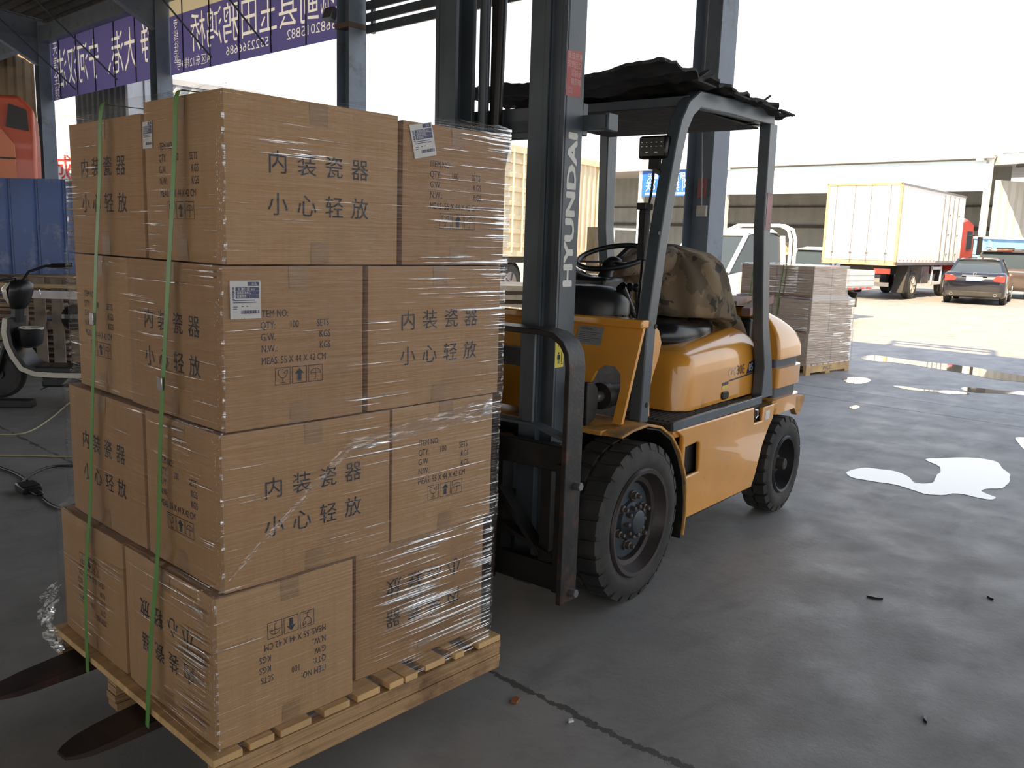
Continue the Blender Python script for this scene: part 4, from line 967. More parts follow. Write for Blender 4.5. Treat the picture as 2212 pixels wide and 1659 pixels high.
MB().tube([(-.26, .655, zT - .1), (-.26, .66, 2.5), (-.27, .668, 1.9), (-.26, .66, 1.3)], .022, 10).build('hydraulic_hose', BLACKP, FK, smooth=True)
m2 = MB().box(-.225, -.185, .25, .95, 2.00, 2.13).box(-.225, -.185, .13, 1.07, 2.02, 2.08).box(-.225, -.15, .125, .145, 2.015, 2.085).box(-.225, -.15, 1.055, 1.075, 2.015, 2.085)
m2.build('mast_tie_bar', DGREY, FK, bevel=.004)
MB().box(-.395, -.30, .30, .90, zT - .12, zT - .02).build('mast_top_beam', DGREY, FK, bevel=.004)
MB().box(-.225, -.195, .28, .92, .45, .62).build('mast_lower_tie', DGREY, FK, bevel=.004)
MB().box(-.24, -.20, .28, .92, 1.02, 1.10).build('mast_middle_tie', GREASE, FK)
# HYUNDAI reads upward on the outer web
m2 = MB(); F = lambda u, v: Vector((-.258 - (v), .2490, 1.382 + u))
vs, fs = glyphs('HYUNDAI'); W_ = max(v[0] for v in vs); k = .064 / .70; sx = .615 / (W_ * k)
m2.add([F(v[0] * k * sx, v[1] * k) for v in vs], fs)
bold = MB(); 
for dx, dy in ((0, 0), (.007, 0), (-.006, 0), (0, .0025), (0, -.0025), (.004, .002), (-.004, -.002)): bold.add([F(v[0] * k * sx + dx, v[1] * k + dy) + Vector((0, -.0001 * len(bold.v) / 1000, 0)) for v in vs], fs)
bold.build('mast_lettering', DECALW, mr, label='white HYUNDAI lettering')
rs = MB(); rs.add([(-.366 + .012, .2488, 2.14), (-.248, .2488, 2.144), (-.248, .2488, 2.322), (-.354, .2488, 2.31)], [(0, 1, 2, 3)]); rs_ = rs.build('red_notice', mat('red_notice', (.42, .08, .08), .5, 0, .15, 12), mr)
m2 = MB()
for c, col_ in enumerate(('晋安', '普货运输', '货运装卸', '港口运输')):
    for k, ch in enumerate(col_[:4]): put_text(m2, ch, -.348 + c * .025, 2.285 - k * .032, .020, lambda x, y: Vector((x, .2484, y)), .9)
for k in range(2): put_text(m2, '15022', -.346, 2.166 - k * .014, .010, lambda x, y: Vector((x, .2484, y)), 1.1)
m2.build('notice_text', mat('pale_pink_print', (.62, .45, .42), .6), rs_)
ys = MB().add([(-.356, .2488, 1.052), (-.294, .2488, 1.052), (-.294, .2488, 1.198), (-.356, .2488, 1.198)], [(0, 1, 2, 3)]).build('warning_label', mat('decal_yellow', (0, 0, 0)), mr, label='yellow warning label with pictograms')
m2 = MB()
for z0_ in (1.06, 1.132):
    F = lambda x, y: (-.356 + x, .2484, z0_ + y)
    m2.add([F(.022, .048), F(.030, .048), F(.030, .056), F(.022, .056)], [(0, 1, 2, 3)]); m2.add([F(.016, .026), F(.036, .026), F(.036, .045), F(.016, .045)], [(0, 1, 2, 3)]); m2.add([F(.021, .008), F(.025, .008), F(.025, .026), F(.021, .026)], [(0, 1, 2, 3)]); m2.add([F(.028, .008), F(.032, .008), F(.032, .026), F(.028, .026)], [(0, 1, 2, 3)])
    m2.add([F(.044, .012), F(.048, .012), F(.048, .06), F(.044, .06)], [(0, 1, 2, 3)]); m2.add([F(.044, .004), F(.056, .004), F(.056, .008), F(.044, .008)], [(0, 1, 2, 3)])
m2.build('pictograms', INK, ys)
# --- carriage, load backrest, forks
XC = -.50
cg = MB().box(XC, XC + .04, .055, 1.145, .66, .765).build('carriage_upper_bar', GREASE, FK, bevel=.004)
MB().box(XC, XC + .04, .055, 1.145, .16, .27).build('carriage_lower_bar', GREASE, FK, bevel=.004)
for y in (.15, .40, .76, 1.0): MB().box(XC + .01, XC + .08, y, y + .05, .18, .76).build('carriage_plate', GREASE, FK)
MB().bar((XC + .02, .19, .30), (XC + .02, .42, .55), .02, .06, (1, 0, 0)).bar((XC + .02, .10, .29), (XC + .02, .45, .40), .02, .05, (1, 0, 0)).build('carriage_brace', GREASE, FK)
MB().box(XC - .03, XC, .055, .10, .17, .70).build('carriage_side_bar', GREASE, FK)
# frame: bent flat bar up from the carriage, across the top and down again
br = [(.022, .155), (.022, 1.10), (.030, 1.15), (.055, 1.19), (.10, 1.218), (.16, 1.225), (mir(.16), 1.225), (mir(.10), 1.218), (mir(.055), 1.19), (mir(.030), 1.15), (mir(.022), 1.10), (mir(.022), .155)]
bk = MB().strip(br, 'x', -.595, -.485, .022).build('backrest_frame', RUSTY, FK, bevel=.003)
for y in (.21, mir(.26)): MB().box(-.555, -.54, y, y + .05, .855, 1.215).build('backrest_slat', DGREY, bk, bevel=.002)
MB().strip([(-.50, .035)] and [(.035, .815), (.12, .835), (.19, .853), (1.01, .853), (1.08, .835), (1.165, .815)], 'x', -.575, -.525, .014).build('backrest_rail', DGREY, bk, bevel=.002)
for z in (.19, .63): MB().lathe([(.0, -.028), (.016, -.028), (.018, -.024), (.018, 0)], 6, 'y', (-.52, .012, z)).build('bolt', STEELG, bk)
for yc in (.465, .935):
    tip = -2.305; hw = .066
    m2 = MB(); secs = []
    for x, w_, zb, zt in ((-.52, 1, .155, .200), (-1.4, 1, .150, .197), (-1.95, 1, .145, .178), (-2.08, .99, .143, .170), (-2.19, .93, .142, .163), (-2.25, .80, .142, .158), (-2.285, .58, .142, .154), (tip, .34, .143, .152)):
        secs.append([(x, yc - hw * w_, zb), (x, yc + hw * w_, zb), (x, yc + hw * w_, zt), (x, yc - hw * w_, zt)])
    m2.loft(secs); m2.box(-.565, -.52, yc - hw, yc + hw, .155, .77)
    m2.build('fork', mat('fork_steel', (.045, .028, .024), .55, .4, .3, 6, .1, 40, dirt=(.10, .04, .025), dscale=5), FK, bevel=.004)
# ================================================================ things lying on the forklift
def local(x, y, z): c, s = math.cos(.08557), math.sin(.08557); return Vector((2.0828 + x * c - y * s, .1290 + x * s + y * c, z))
CAMO = bpy.data.materials.new('camouflage_cloth'); CAMO.use_nodes = True; n = CAMO.node_tree; P = n.nodes['Principled BSDF']; P.inputs['Roughness'].default_value = .9
t_ = n.nodes.new('ShaderNodeTexCoord'); last = None
for i, (sc, p, c) in enumerate(((7, .48, (.20, .145, .09)), (9, .55, (.125, .10, .065)), (11, .62, (.05, .045, .04)))):
    a = n.nodes.new('ShaderNodeTexNoise'); a.inputs['Scale'].default_value = sc; a.inputs['Detail'].default_value = 3; a.inputs['Distortion'].default_value = .6
    mp = n.nodes.new('ShaderNodeMapping'); mp.inputs['Location'].default_value = (i * 7, i * 3, i); n.links.new(t_.outputs['Object'], mp.inputs[0]); n.links.new(mp.outputs[0], a.inputs['Vector'])
    r = n.nodes.new('ShaderNodeMath'); r.operation = 'GREATER_THAN'; r.inputs[1].default_value = p; n.links.new(a.outputs[0], r.inputs[0])
    m = n.nodes.new('ShaderNodeMixRGB'); n.links.new(r.outputs[0], m.inputs[0]); m.inputs[2].default_value = (*c, 1)
    if last: n.links.new(last, m.inputs[1])
    else: m.inputs[1].default_value = (.26, .19, .11, 1)
    last = m.outputs[0]
n.links.new(last, P.inputs['Base Color'])
ct = thing('camouflage_coat', 'brown camouflage coat draped over the forklift seat', 'coat', local(1.2, .6, 1.12), .08557)
def coat_ring(z):
    # plan outline of the coat at height z in forklift coordinates
    T = [(.94, 1.46, 1.56, .235, .33), (1.00, 1.40, 1.575, .225, .42), (1.06, 1.37, 1.565, .225, .50), (1.12, 1.335, 1.55, .23, .70), (1.165, 1.28, 1.54, .232, .88), (1.185, .96, 1.53, .234, .92), (1.22, .93, 1.52, .235, .92), (1.30, .92, 1.49, .245, .92), (1.40, .95, 1.45, .26, .90), (1.48, .99, 1.39, .295, .87), (1.53, 1.03, 1.33, .35, .84), (1.56, 1.09, 1.24, .45, .76), (1.568, 1.14, 1.19, .54, .66)]
    for a, b in zip(T, T[1:]):
        if a[0] <= z <= b[0]:
            f = (z - a[0]) / (b[0] - a[0]); return [a[i] + (b[i] - a[i]) * f for i in range(1, 5)]
    return T[-1][1:]
rings = []
for j in range(34):
    z = .941 + (1.568 - .941) * j / 33; x0, x1, y0, y1 = coat_ring(z); ring = []
    for k in range(72):
        a = 2 * PI * k / 72; cx, cy = (x0 + x1) / 2, (y0 + y1) / 2
        px_, py_ = cx + (x1 - x0) / 2 * math.copysign(abs(math.cos(a)) ** .62, math.cos(a)), cy + (y1 - y0) / 2 * math.copysign(abs(math.sin(a)) ** .62, math.sin(a))
        w_ = .018 * noise.noise(Vector((px_ * 9, py_ * 9, z * 3))) + .010 * math.sin(a * 9 + z * 8 + 2 * noise.noise(Vector((px_ * 4, py_ * 4, z * 4))))
        dx, dy = px_ - cx, py_ - cy; l = math.hypot(dx, dy) or 1
        ring.append((px_ + dx / l * w_ - 1.2, py_ + dy / l * w_ - .6, z - 1.12 + .012 * noise.noise(Vector((px_ * 6, py_ * 6, 5)))))
    rings.append(ring)
MB().loft(rings).build('coat_body', CAMO, ct, smooth=True, angle=80)
MB().tube([(p.x - 1.2, p.y - .6, p.z - 1.12) for p in spline([(1.10, .52, 1.50), (.98, .50, 1.47), (.86, .53, 1.46), (.74, .56, 1.455), (.66, .58, 1.44)], 5)], [.06, .07, .075, .075, .072, .07, .07, .068, .066, .064, .062, .06, .06, .058, .056, .054, .052, .05, .048, .045, .035], 14).build('sleeve', CAMO, ct, smooth=True, angle=80)
MB().tube([(p.x - 1.2, p.y - .6, p.z - 1.12) for p in spline([(1.0, .72, 1.36), (.88, .68, 1.30), (.80, .62, 1.24), (.78, .55, 1.19)], 5)], .06, 12).build('second_sleeve', CAMO, ct, smooth=True, angle=80)
# ragged sheeting tied over the overhead guard
SH = mat('sooty_roofing_felt', (.040, .040, .042), .85, 0, .35, 12, .4, 25, dirt=(.10, .075, .05), dscale=6)
def Fs(u, v, e):
    x = -.02 + (1.40 + .02) * u; y = .0 + 1.2 * v
    edge = .035 * noise.noise(Vector((u * 14, v * 14, 3))) + .02 * noise.noise(Vector((u * 40, v * 40, 3)))
    if u < .03: x += edge
    if v < .03: y += edge
    if u > .97: x += edge
    z = 2.262 + .018 * math.sin(x * 34 + v * 2) * .5 + .02 * noise.noise(Vector((x * 5, y * 5, 1))) + .012 * noise.noise(Vector((x * 18, y * 18, 4))) + .045 * (1 - u) * math.exp(-((v - .05) / .22) ** 2)
    return local(x, y, z + e)
N = 60; rt = []
for e in (0, .012):
    rt.append([Fs(i / N, j / N, e) for j in range(N + 1) for i in range(N + 1)])
W_ = N + 1; vs = rt[0] + rt[1]; o_ = len(rt[0]); fs = []
for j in range(N):
    for i in range(N):
        a = j * W_ + i; fs += [(a, a + W_, a + W_ + 1, a + 1), (o_ + a, o_ + a + 1, o_ + a + W_ + 1, o_ + a + W_)]
for i in range(N):
    for a, b in ((i, i + 1), (N * W_ + i + 1, N * W_ + i), ((i + 1) * W_, i * W_), (i * W_ + N, (i + 1) * W_ + N)): fs.append((a, b, o_ + b, o_ + a))
lc = local(.7, .6, 2.26)
rc = thing('roof_sheet', 'ragged dark sheeting tied over the forklift overhead guard', 'tarpaulin', lc)
MB().add([v - lc for v in vs], fs).build('sheeting', SH, rc, smooth=True, angle=60)
for (x, y, dx, dz, w_) in ((.30, .02, .10, .05, .03), (.36, .03, .12, .045, .02), (1.02, .02, .10, .045, .012)):
    MB().bar(local(x, y, 2.285) - lc, local(x + dx, y, 2.285 + dz) - lc, w_, .006).build('loose_strip', SH, rc)
for x in (.25, .62, .95, 1.2): MB().bar(local(x, .0, 2.27) - lc, local(x + .16, -.01, 2.262) - lc, .03, .008).build('loose_strip', SH, rc)
ul = MB().add([local(x, y, z) - lc for z in (2.190, 2.198) for x, y in ((.40, .135), (1.27, .135), (1.27, 1.065), (.40, 1.065))], [(0, 3, 2, 1), (4, 5, 6, 7), (0, 1, 5, 4), (1, 2, 6, 5), (2, 3, 7, 6), (3, 0, 4, 7)]).build('underside_board', SH, rc)
# boards lying behind the hood
for (a, b, w_, h_, lb) in (((1.50, .50, 1.245), (2.0, .62, 1.25), .40, .025, 'reddish board lying flat on the forklift counterweight behind the coat'),
                       ((1.52, .235, 1.20), (1.95, .27, 1.262), .05, .045, 'reddish wooden batten lying beside the flat board on the counterweight')):
    o = MB().bar(local(*a), local(*b), w_, h_).build('wooden_board', mat('reddish_board', (.32, .19, .15), .7, 0, .2, 8)); tag(o, lb, 'board')
# ================================================================ THE YARD BEYOND
def frame(p0, p1, z=0):
    """local frame: origin p0, x toward p1, z up"""
    d = Vector((p1.x - p0.x, p1.y - p0.y, 0)); return Vector((p0.x, p0.y, z)), math.atan2(d.y, d.x), d.length
def camdir(dx, dz): v = RGT_H * dx + FWD_H * dz; return math.atan2(v.y, v.x)
REDL = mat('red_lens', (.65, .05, .04), .2); ALLOY = mat('alloy_wheel', (.55, .55, .56), .3, .8); GLS = mat('car_glass', (.045, .06, .07), .08, 0, .05, 2, spec=.45)
DARKU = mat('dark_underbody', (.03, .028, .025), .7, 0, .3, 5)
def wheel(par, x, y, r, w_, rimm=ALLOY, out=-1, label=None):
    t = MB().lathe([(r * .62, y - w_ / 2), (r * .9, y - w_ / 2), (r, y - w_ * .35), (r, y + w_ * .35), (r * .9, y + w_ / 2), (r * .62, y + w_ / 2)], 28, 'y', (x, 0, r), closed=True).build('wheel', RUBBER, par, smooth=True, angle=40)
    s = out * w_ / 2
    m = MB().lathe([(r * .64, y + s * .9), (r * .58, y + s * .98), (r * .54, y + s * .6), (r * .22, y + s * .65), (r * .16, y + s * .95), (0, y + s * .95)], 20, 'y', (x, 0, r))
    for k in range(5):
        a = 2 * PI * k / 5; m.bar((x + r * .15 * math.cos(a), y + s * .9, r + r * .15 * math.sin(a)), (x + r * .58 * math.cos(a), y + s * .85, r + r * .58 * math.sin(a)), r * .12, .02)
    m.build('rim', rimm, t, smooth=True, angle=35)
def rring(x, hw, z0, z1, r=.12, n=5):
    out = []
    for cy, cz, a0 in ((hw - r, z0 + r, -PI / 2), (hw - r, z1 - r, 0), (-hw + r, z1 - r, PI / 2), (-hw + r, z0 + r, PI)):
        for k in range(n): a = a0 + k / (n - 1) * PI / 2; out.append((x, cy + r * math.cos(a), cz + r * math.sin(a)))
    return out
def car(name, label, cat, loc, rz, paint, body, green, roof, wheels, wr, plate=None, lamps=True, group=None, zb=.25):
    t = thing(name, label, cat, loc, rz, group)
    b = MB().loft([rring(*s) for s in body]).build('body', paint, t, smooth=True, angle=60)
    MB().loft([[(x, -wb, z0), (x, -wt, z1), (x, -wt * .6, z1 + .02), (x, wt * .6, z1 + .02), (x, wt, z1), (x, wb, z0)] for x, wb, wt, z0, z1 in green]).build('windows', GLS, t, smooth=True, angle=50)
    MB().loft([[(x, -w_, z - .025), (x, -w_ * .8, z + .025), (x, w_ * .8, z + .025), (x, w_, z - .025)] for x, w_, z in roof]).build('roof', paint, t, smooth=True, angle=60)
    for s in (-1, 1):
        m = MB()
        g0, g1, g2, g3 = green[0], green[1], green[-2], green[-1]
        for a, c in ((g0, g1), (g3, g2)): m.bar((a[0], s * a[1] * .98, a[3] if a[4] - a[3] < .2 else a[3]), (c[0], s * c[2], c[4]), .07, .05)
        mid = green[len(green) // 2]; m.bar((mid[0], s * mid[1], mid[3]), (mid[0], s * mid[2] * 1.02, mid[4]), .06, .03)
        m.build('pillar', paint, t)
    for x, y in wheels:
        for s in (-1, 1): wheel(t, x, s * y, wr, .20, ALLOY, s)
    return t
BLK = mat('black_car_paint', (.012, .012, .018), .16, 0, .1, 3, coat=.8); BRN = mat('brown_car_paint', (.075, .055, .045), .2, 0, .1, 3, coat=.7)
# black saloon seen from behind
sl = spot(2111, 27.2); hd_ = camdir(.53, .85)
t = car('sedan', 'black saloon car parked tail-on in the sunny yard beside the box truck', 'car', sl, hd_, BLK,
        [(-.02, .72, .42, .72, .1), (.03, .84, .30, .94, .12), (.12, .88, .22, 1.0, .12), (.6, .90, .20, 1.02, .12), (1.6, .91, .20, .98, .12), (3.2, .91, .20, .96, .12), (4.3, .86, .22, .84, .14), (4.75, .7, .32, .66, .12)],
        [(.62, .78, .74, .96, 1.0), (1.2, .80, .60, .96, 1.40), (2.2, .82, .60, .95, 1.43), (2.9, .80, .58, .94, 1.38), (3.6, .74, .70, .92, .96)],
        [(1.10, .58, 1.39), (1.6, .60, 1.44), (2.3, .60, 1.445), (2.95, .56, 1.38)], ((.95, .80), (3.75, .80)), .33)
for s in (-1, 1):
    MB().prism([(s * .84, .92), (s * .84, .72), (s * .56, .74), (s * .50, .80), (s * .62, .92)], 'x', -.02, .10).build('tail_lamp', REDL, t, bevel=.01)
    MB().lathe([(.05, -.05), (.05, .06), (.04, .06), (.04, -.05)], 12, 'x', (0, s * .62, .32), closed=True).build('exhaust_tip', CHROME, t)
MB().box(-.05, -.02, -.23, .23, .74, .88).build('number_plate', mat('pale_blue_plate', (.22, .35, .75), .5), t)
m2 = MB(); put_text(m2, 'A 6·806', .17, .775, .075, lambda x, y: Vector((-.0515, x - .38 if False else .17 - x + .17 - .13, y)), .95); m2.build('plate_number', DECALW, t)
MB().box(-.045, .0, -.36, .36, .90, .925).build('chrome_trim', CHROME, t); MB().lathe([(.05, -.03), (.05, -.045), (.035, -.045), (.035, -.03)], 14, 'x', (0, 0, .965), closed=True).build('badge', CHROME, t)
MB().box(-.04, .1, -.80, .80, .26, .42).build('rear_bumper', DARKU, t, bevel=.02)
# brown SUV ahead of it
sl = spot(2168, 31.5)
t = car('suv', 'dark brown sport utility vehicle parked ahead of the black saloon at the right edge', 'car', sl, hd_ - .04, BRN,
        [(-.02, .78, .45, .95, .1), (.05, .90, .32, 1.10, .12), (.5, .94, .28, 1.15, .12), (3.0, .95, .28, 1.12, .12), (4.2, .90, .28, 1.05, .14), (4.75, .78, .35, .85, .12)],
        [(.10, .86, .80, 1.08, 1.12), (.35, .86, .72, 1.10, 1.68), (2.0, .87, .74, 1.10, 1.75), (3.0, .84, .70, 1.08, 1.66), (3.8, .80, .76, 1.05, 1.1)],
        [(.20, .70, 1.70), (1.2, .74, 1.77), (2.2, .74, 1.77), (3.0, .68, 1.68)], ((.9, .84), (3.8, .84)), .37)
for s in (-1, 1):
    MB().prism([(s * .94, 1.12), (s * .94, .80), (s * .66, .82), (s * .70, 1.10)], 'x', -.0, .08).build('tail_lamp', REDL, t, bevel=.01); MB().tube([(.5, s * .66, 1.78), (.8, s * .68, 1.84), (2.4, s * .68, 1.84), (2.7, s * .66, 1.76)], .018).build('roof_rail', CHROME, t)
MB().box(.15, .22, -.25, .25, 1.72, 1.745).build('brake_light', REDL, t)
MB().box(.5, .9, -.25, .3, 1.78, 1.84).build('roof_box', DARKU, t)
# white car behind the drop-side truck
sl = spot(1752, 31.5)
t = car('white_car', 'small white car seen through the roll bar behind the drop-side truck', 'car', sl, camdir(.62, .78), WHITE,
        [(-.02, .70, .42, .80, .1), (.04, .84, .30, 1.0, .12), (.5, .88, .25, 1.08, .12), (2.4, .88, .25, 1.02, .12), (3.8, .82, .28, .9, .14), (4.1, .7, .35, .7, .12)],
        [(.12, .82, .74, 1.0, 1.05), (.45, .82, .66, 1.02, 1.56), (1.6, .83, .66, 1.0, 1.62), (2.6, .80, .60, .98, 1.5), (3.2, .76, .7, .94, 1.0)],
        [(.30, .64, 1.57), (1.0, .66, 1.63), (1.9, .66, 1.63), (2.6, .58, 1.52)], ((.75, .78), (3.3, .78)), .31)
# --- drop-side light truck
p0 = spot(1893, 20.0); p1 = spot(1545, 16.3); o_, rz, L_ = frame(p0, p1); o_ = o_ + Vector((math.sin(rz), -math.cos(rz), 0)) * 1.65
t = thing('drop_side_truck', 'white light truck with a grey drop-side bed and roll bar behind the wrapped pallet', 'truck', o_, rz)
# local: x from tail to nose, y>0 is its left side; the near side faces the camera
Wd = 1.65; ys = 0.0; yn = Wd
PG = mat('pale_grey_bed', (.50, .50, .51), .45, .2, .08, 4)
m2 = MB()
for y in (0, Wd): m2.box(.0, 3.15, y - .02, y + .02, .74, 1.13)
for y in (0, Wd):
    for z in (.80, .92, 1.04): m2.box(.03, 3.12, y - .032, y + .032, z - .02, z + .02)
m2.build('side_gate', PG, t, bevel=.006)
MB().box(-.03, .01, 0, Wd, .74, 1.13).build('tailgate', PG, t, bevel=.006)
MB().box(.0, 3.2, 0, Wd, .70, .75).build('bed_floor', PG, t); MB().box(.1, 5.7, .4, 1.25, .45, .68).build('chassis', DARKU, t)
m2 = MB()
for k in range(11): m2.box(.15 + k * .28, .28 + k * .28, -.035, -.03, .70, .745).box(.15 + k * .28, .28 + k * .28, Wd + .03, Wd + .035, .70, .745)
m2.build('reflectors', REDL, t)
m2 = MB()
for xx in (3.25, 3.42): m2.tube([(xx, .02, .75), (xx, .02, 1.75), (xx, .10, 1.95), (xx, .3, 2.03), (xx, Wd - .3, 2.03), (xx, Wd - .10, 1.95), (xx, Wd - .02, 1.75), (xx, Wd - .02, .75)], .035, 8)
m2.build('roll_bar', WHITE, t, smooth=True, angle=60)
cabr = [(3.55, .78, .45, 1.15, .1), (3.60, .82, .35, 1.18, .1), (4.80, .84, .33, 1.15, .1), (5.20, .82, .35, 1.08, .12), (5.80, .80, .38, .98, .14), (5.95, .72, .45, .85, .12)]
MB().loft([[(x, y + Wd / 2, z) for x, y, z in rring(*s)] for s in cabr]).build('cab_body', WHITE, t, smooth=True, angle=60)
MB().loft([[(x, Wd / 2 - wb, z0), (x, Wd / 2 - wt, z1), (x, Wd / 2 + wt, z1), (x, Wd / 2 + wb, z0)] for x, wb, wt, z0, z1 in ((3.58, .78, .70, 1.12, 1.78), (4.00, .80, .70, 1.12, 1.86), (4.70, .80, .68, 1.12, 1.84), (5.40, .78, .72, 1.06, 1.12))]).build('cab_windows', GLS, t)
m2 = MB().loft([[(x, Wd / 2 - w_, z - .03), (x, Wd / 2 - w_ * .85, z + .04), (x, Wd / 2 + w_ * .85, z + .04), (x, Wd / 2 + w_, z - .03)] for x, w_, z in ((3.56, .70, 1.80), (3.80, .73, 1.90), (4.40, .73, 1.90), (4.78, .68, 1.82))])
for s in (-1, 1):
    m2.bar((3.60, Wd / 2 + s * .79, 1.12), (3.60, Wd / 2 + s * .72, 1.82), .12, .05).bar((4.42, Wd / 2 + s * .81, 1.12), (4.38, Wd / 2 + s * .72, 1.84), .06, .04).bar((4.75, Wd / 2 + s * .69, 1.84), (5.40, Wd / 2 + s * .77, 1.08), .06, .06)
m2.build('cab_roof', WHITE, t, smooth=True, angle=50)
MB().box(3.90, 4.15, .3, .75, 1.0, 1.62).box(3.95, 4.10, .40, .65, 1.62, 1.78).box(3.90, 4.15, .9, 1.35, 1.0, 1.62).box(3.95, 4.10, 1.0, 1.25, 1.62, 1.78).build('seats', mat('beige_seat', (.35, .32, .28), .8), t, bevel=.03)
for x in (1.1, 5.25):
    for y, s in ((.16, -1), (Wd - .16, 1)): wheel(t, x, y, .33, .2, STEELG, s)
for y in (-.02, Wd - .28): MB().strip([(.63, .30), (.65, .62), (1.1, .70), (1.5, .60)], 'y', y + .02, y + .27, .01).build('mud_flap', DARKU, t)
# --- wrapped pallet behind the forklift
e_ = (9.397, 2.699); ang = math.atan2(-.127, .981)
t0 = Vector((9.397, 2.699, 0)); AX = Vector((math.cos(ang), math.sin(ang), 0)); AY = Vector((-math.sin(ang), math.cos(ang), 0))
def pal2(x, y, z): return t0 + AX * x + AY * y + Vector((0, 0, z))
pt = thing('pallet', 'pale wooden pallet with stencilled letters on the ground behind the forklift', 'pallet', t0, ang)
for k in range(8): MB().box(.0 + k * .131, .095 + k * .131, 0, 1.2, .118, .138).build('deck_board', WOODN, pt)
for y in (0, .58, 1.16): MB().box(.0, 1.02, y, y + .045, .028, .117).build('stringer', WOODN, pt)
for x in (0, .46, .92): MB().box(x, x + .10, 0, 1.2, .0, .027).build('bottom_board', WOODN, pt)
m2 = MB(); put_text(m2, 'WCC', .38, .05, .05, lambda x, y: Vector((x, -.0015, y)), 1.2); m2.build('stencil', mat('grey_stencil', (.15, .14, .13), .7), pt)
G2 = 'wrapped cartons on the far pallet'
tiers = [(.139, .40, -.015, 1.02, 0, 1.16), (.54, .41, 0.0, .99, .0, 1.14), (.951, .40, .03, .82, .02, 1.10)]
tn = ['bottom', 'middle', 'top']
for k, (z, h, x0, x1, y0, y1) in enumerate(tiers):
    xm = x0 + (x1 - x0) * (.45 if k % 2 else .55); ym = (y0 + y1) / 2
    for j, (a, b, c, d) in enumerate(((x0, xm, y0, ym), (xm, x1, y0, ym), (x0, xm, ym, y1))):
        w3 = pal2((a + b) / 2, (c + d) / 2, z)
        tt = carton('carton', 'carton of the %s tier on the pallet behind the forklift, %s' % (tn[k], ('at its near corner', 'at its right end', 'at its left end')[j]), w3.x - (b - a) / 2, w3.x + (b - a) / 2, w3.y - (d - c) / 2, w3.y + (d - c) / 2, z, h, {}, G2, k + j, rz=ang)
ex2 = [(.12, (-.015, 1.02, 0, 1.16), .42), (0, (0, .99, 0, 1.14), 0), (0, (.03, .82, .02, 1.10), 0)]
FILM3 = film_mat('heavy_stretch_film', (2.0, 60, 1), .24, .9, (0, 0, .12), .2, streak_gain=.2)
o = film('stretch_film', 'cloudy stretch film wound round the carton stack behind the forklift', ex2, (.125, 1.362), FILM3, off=.014, seed=9)
o.location = t0; o.rotation_euler = (0, 0, ang)
for yy, lb in ((.42, 'green strap over the pallet stack behind the forklift, nearer the corner'), (.86, 'green strap over the pallet stack behind the forklift, farther from the corner')):
    o = MB().add([(-.03, yy - .008, 1.366), (-.03, yy + .008, 1.366), (-.034, yy + .012 + .05, .72), (-.034, yy - .006 + .05, .72), (-.02, yy - .008, 1.372), (-.02, yy + .008, 1.372), (.8, yy + .008, 1.372), (.8, yy - .008, 1.372)], [(0, 1, 2, 3), (0, 1, 5, 4), (4, 5, 6, 7)]).build('plastic_strap', mat('green_strap', (0, 0, 0)))
    o.location = t0; o.rotation_euler = (0, 0, ang); tag(o, lb, 'strap')
# --- box truck
near = spot(1937, 27.6); rr0 = camdir(.65, .76); t = thing('box_truck', 'white box truck with rust-edged cargo body and red cab in the sunny yard', 'truck', near, rr0)
# local x forward, y to its left; the rear face spans y 0..2.4
CARGO = mat('white_cargo_panel', (.80, .78, .74), .5, 0, .05, 2, dirt=(.45, .36, .25), dscale=1.2, dlo=.62, dhi=.8); RUST = mat('rust_orange_frame', (.60, .38, .22), .7, 0, .35, 5)
MB().box(.04, 7.6, .03, 2.37, 1.24, 3.68).build('cargo_body', CARGO, t)
m2 = MB()
for y in (0, 2.32): m2.box(0, .12, y, y + .08, 1.15, 3.72)
m2.box(0, .10, 0, 2.4, 3.64, 3.72).box(0, .12, 0, 2.4, 1.12, 1.26); m2.build('rear_frame', RUST, t, bevel=.01)
MB().box(0, 7.6, 0, .05, 1.14, 1.24).box(0, 7.6, 2.35, 2.4, 1.14, 1.24).box(0, 7.62, -.0, .06, 3.66, 3.72).box(0, 7.62, 2.34, 2.4, 3.66, 3.72).build('side_rail', STEELG, t)
for y0, y1 in ((.09, 1.19), (1.21, 2.31)):
    d_ = MB().box(.0, .04, y0, y1, 1.28, 3.62).build('rear_door', CARGO, t, bevel=.01)
    m2 = MB()
    for y in (y0 + .25, y1 - .25): m2.tube([(-.02, y, 1.22), (-.02, y, 3.66)], .014, 6).box(-.04, .0, y - .05, y + .05, 1.5, 1.53)
    m2.build('lock_rod', STEELG, d_)
for x0, x1 in ((4.4, 5.6), (5.62, 6.8)):
    d_ = MB().box(x0, x1, .0, .03, 1.28, 3.5).build('side_door', CARGO, t, bevel=.01)
    m2 = MB()
    for x in (x0 + .3, x1 - .3): m2.tube([(x, -.02, 1.22), (x, -.02, 3.6)], .016, 6)
    for z in (1.5, 2.2, 2.9): m2.box(x1 - .12, x1 - .02, -.03, .0, z, z + .06)
    m2.build('lock_rod', STEELG, d_)
m2 = MB()
for k in range(10): m2.box(.3 + k * .42, .42 + k * .42, -.005, 0, 1.27, 1.31)
m2.build('reflectors', REDL, t)
MB().box(.2, 9.2, .75, 1.65, .8, 1.12).build('chassis', DARKU, t); MB().box(.1, .2, .2, 2.2, .45, .58).build('rear_guard_bar', STEELG, t)
for y in (.15, 1.75): MB().box(.0, .06, y, y + .5, .86, 1.02).build('tail_lamp', REDL, t)
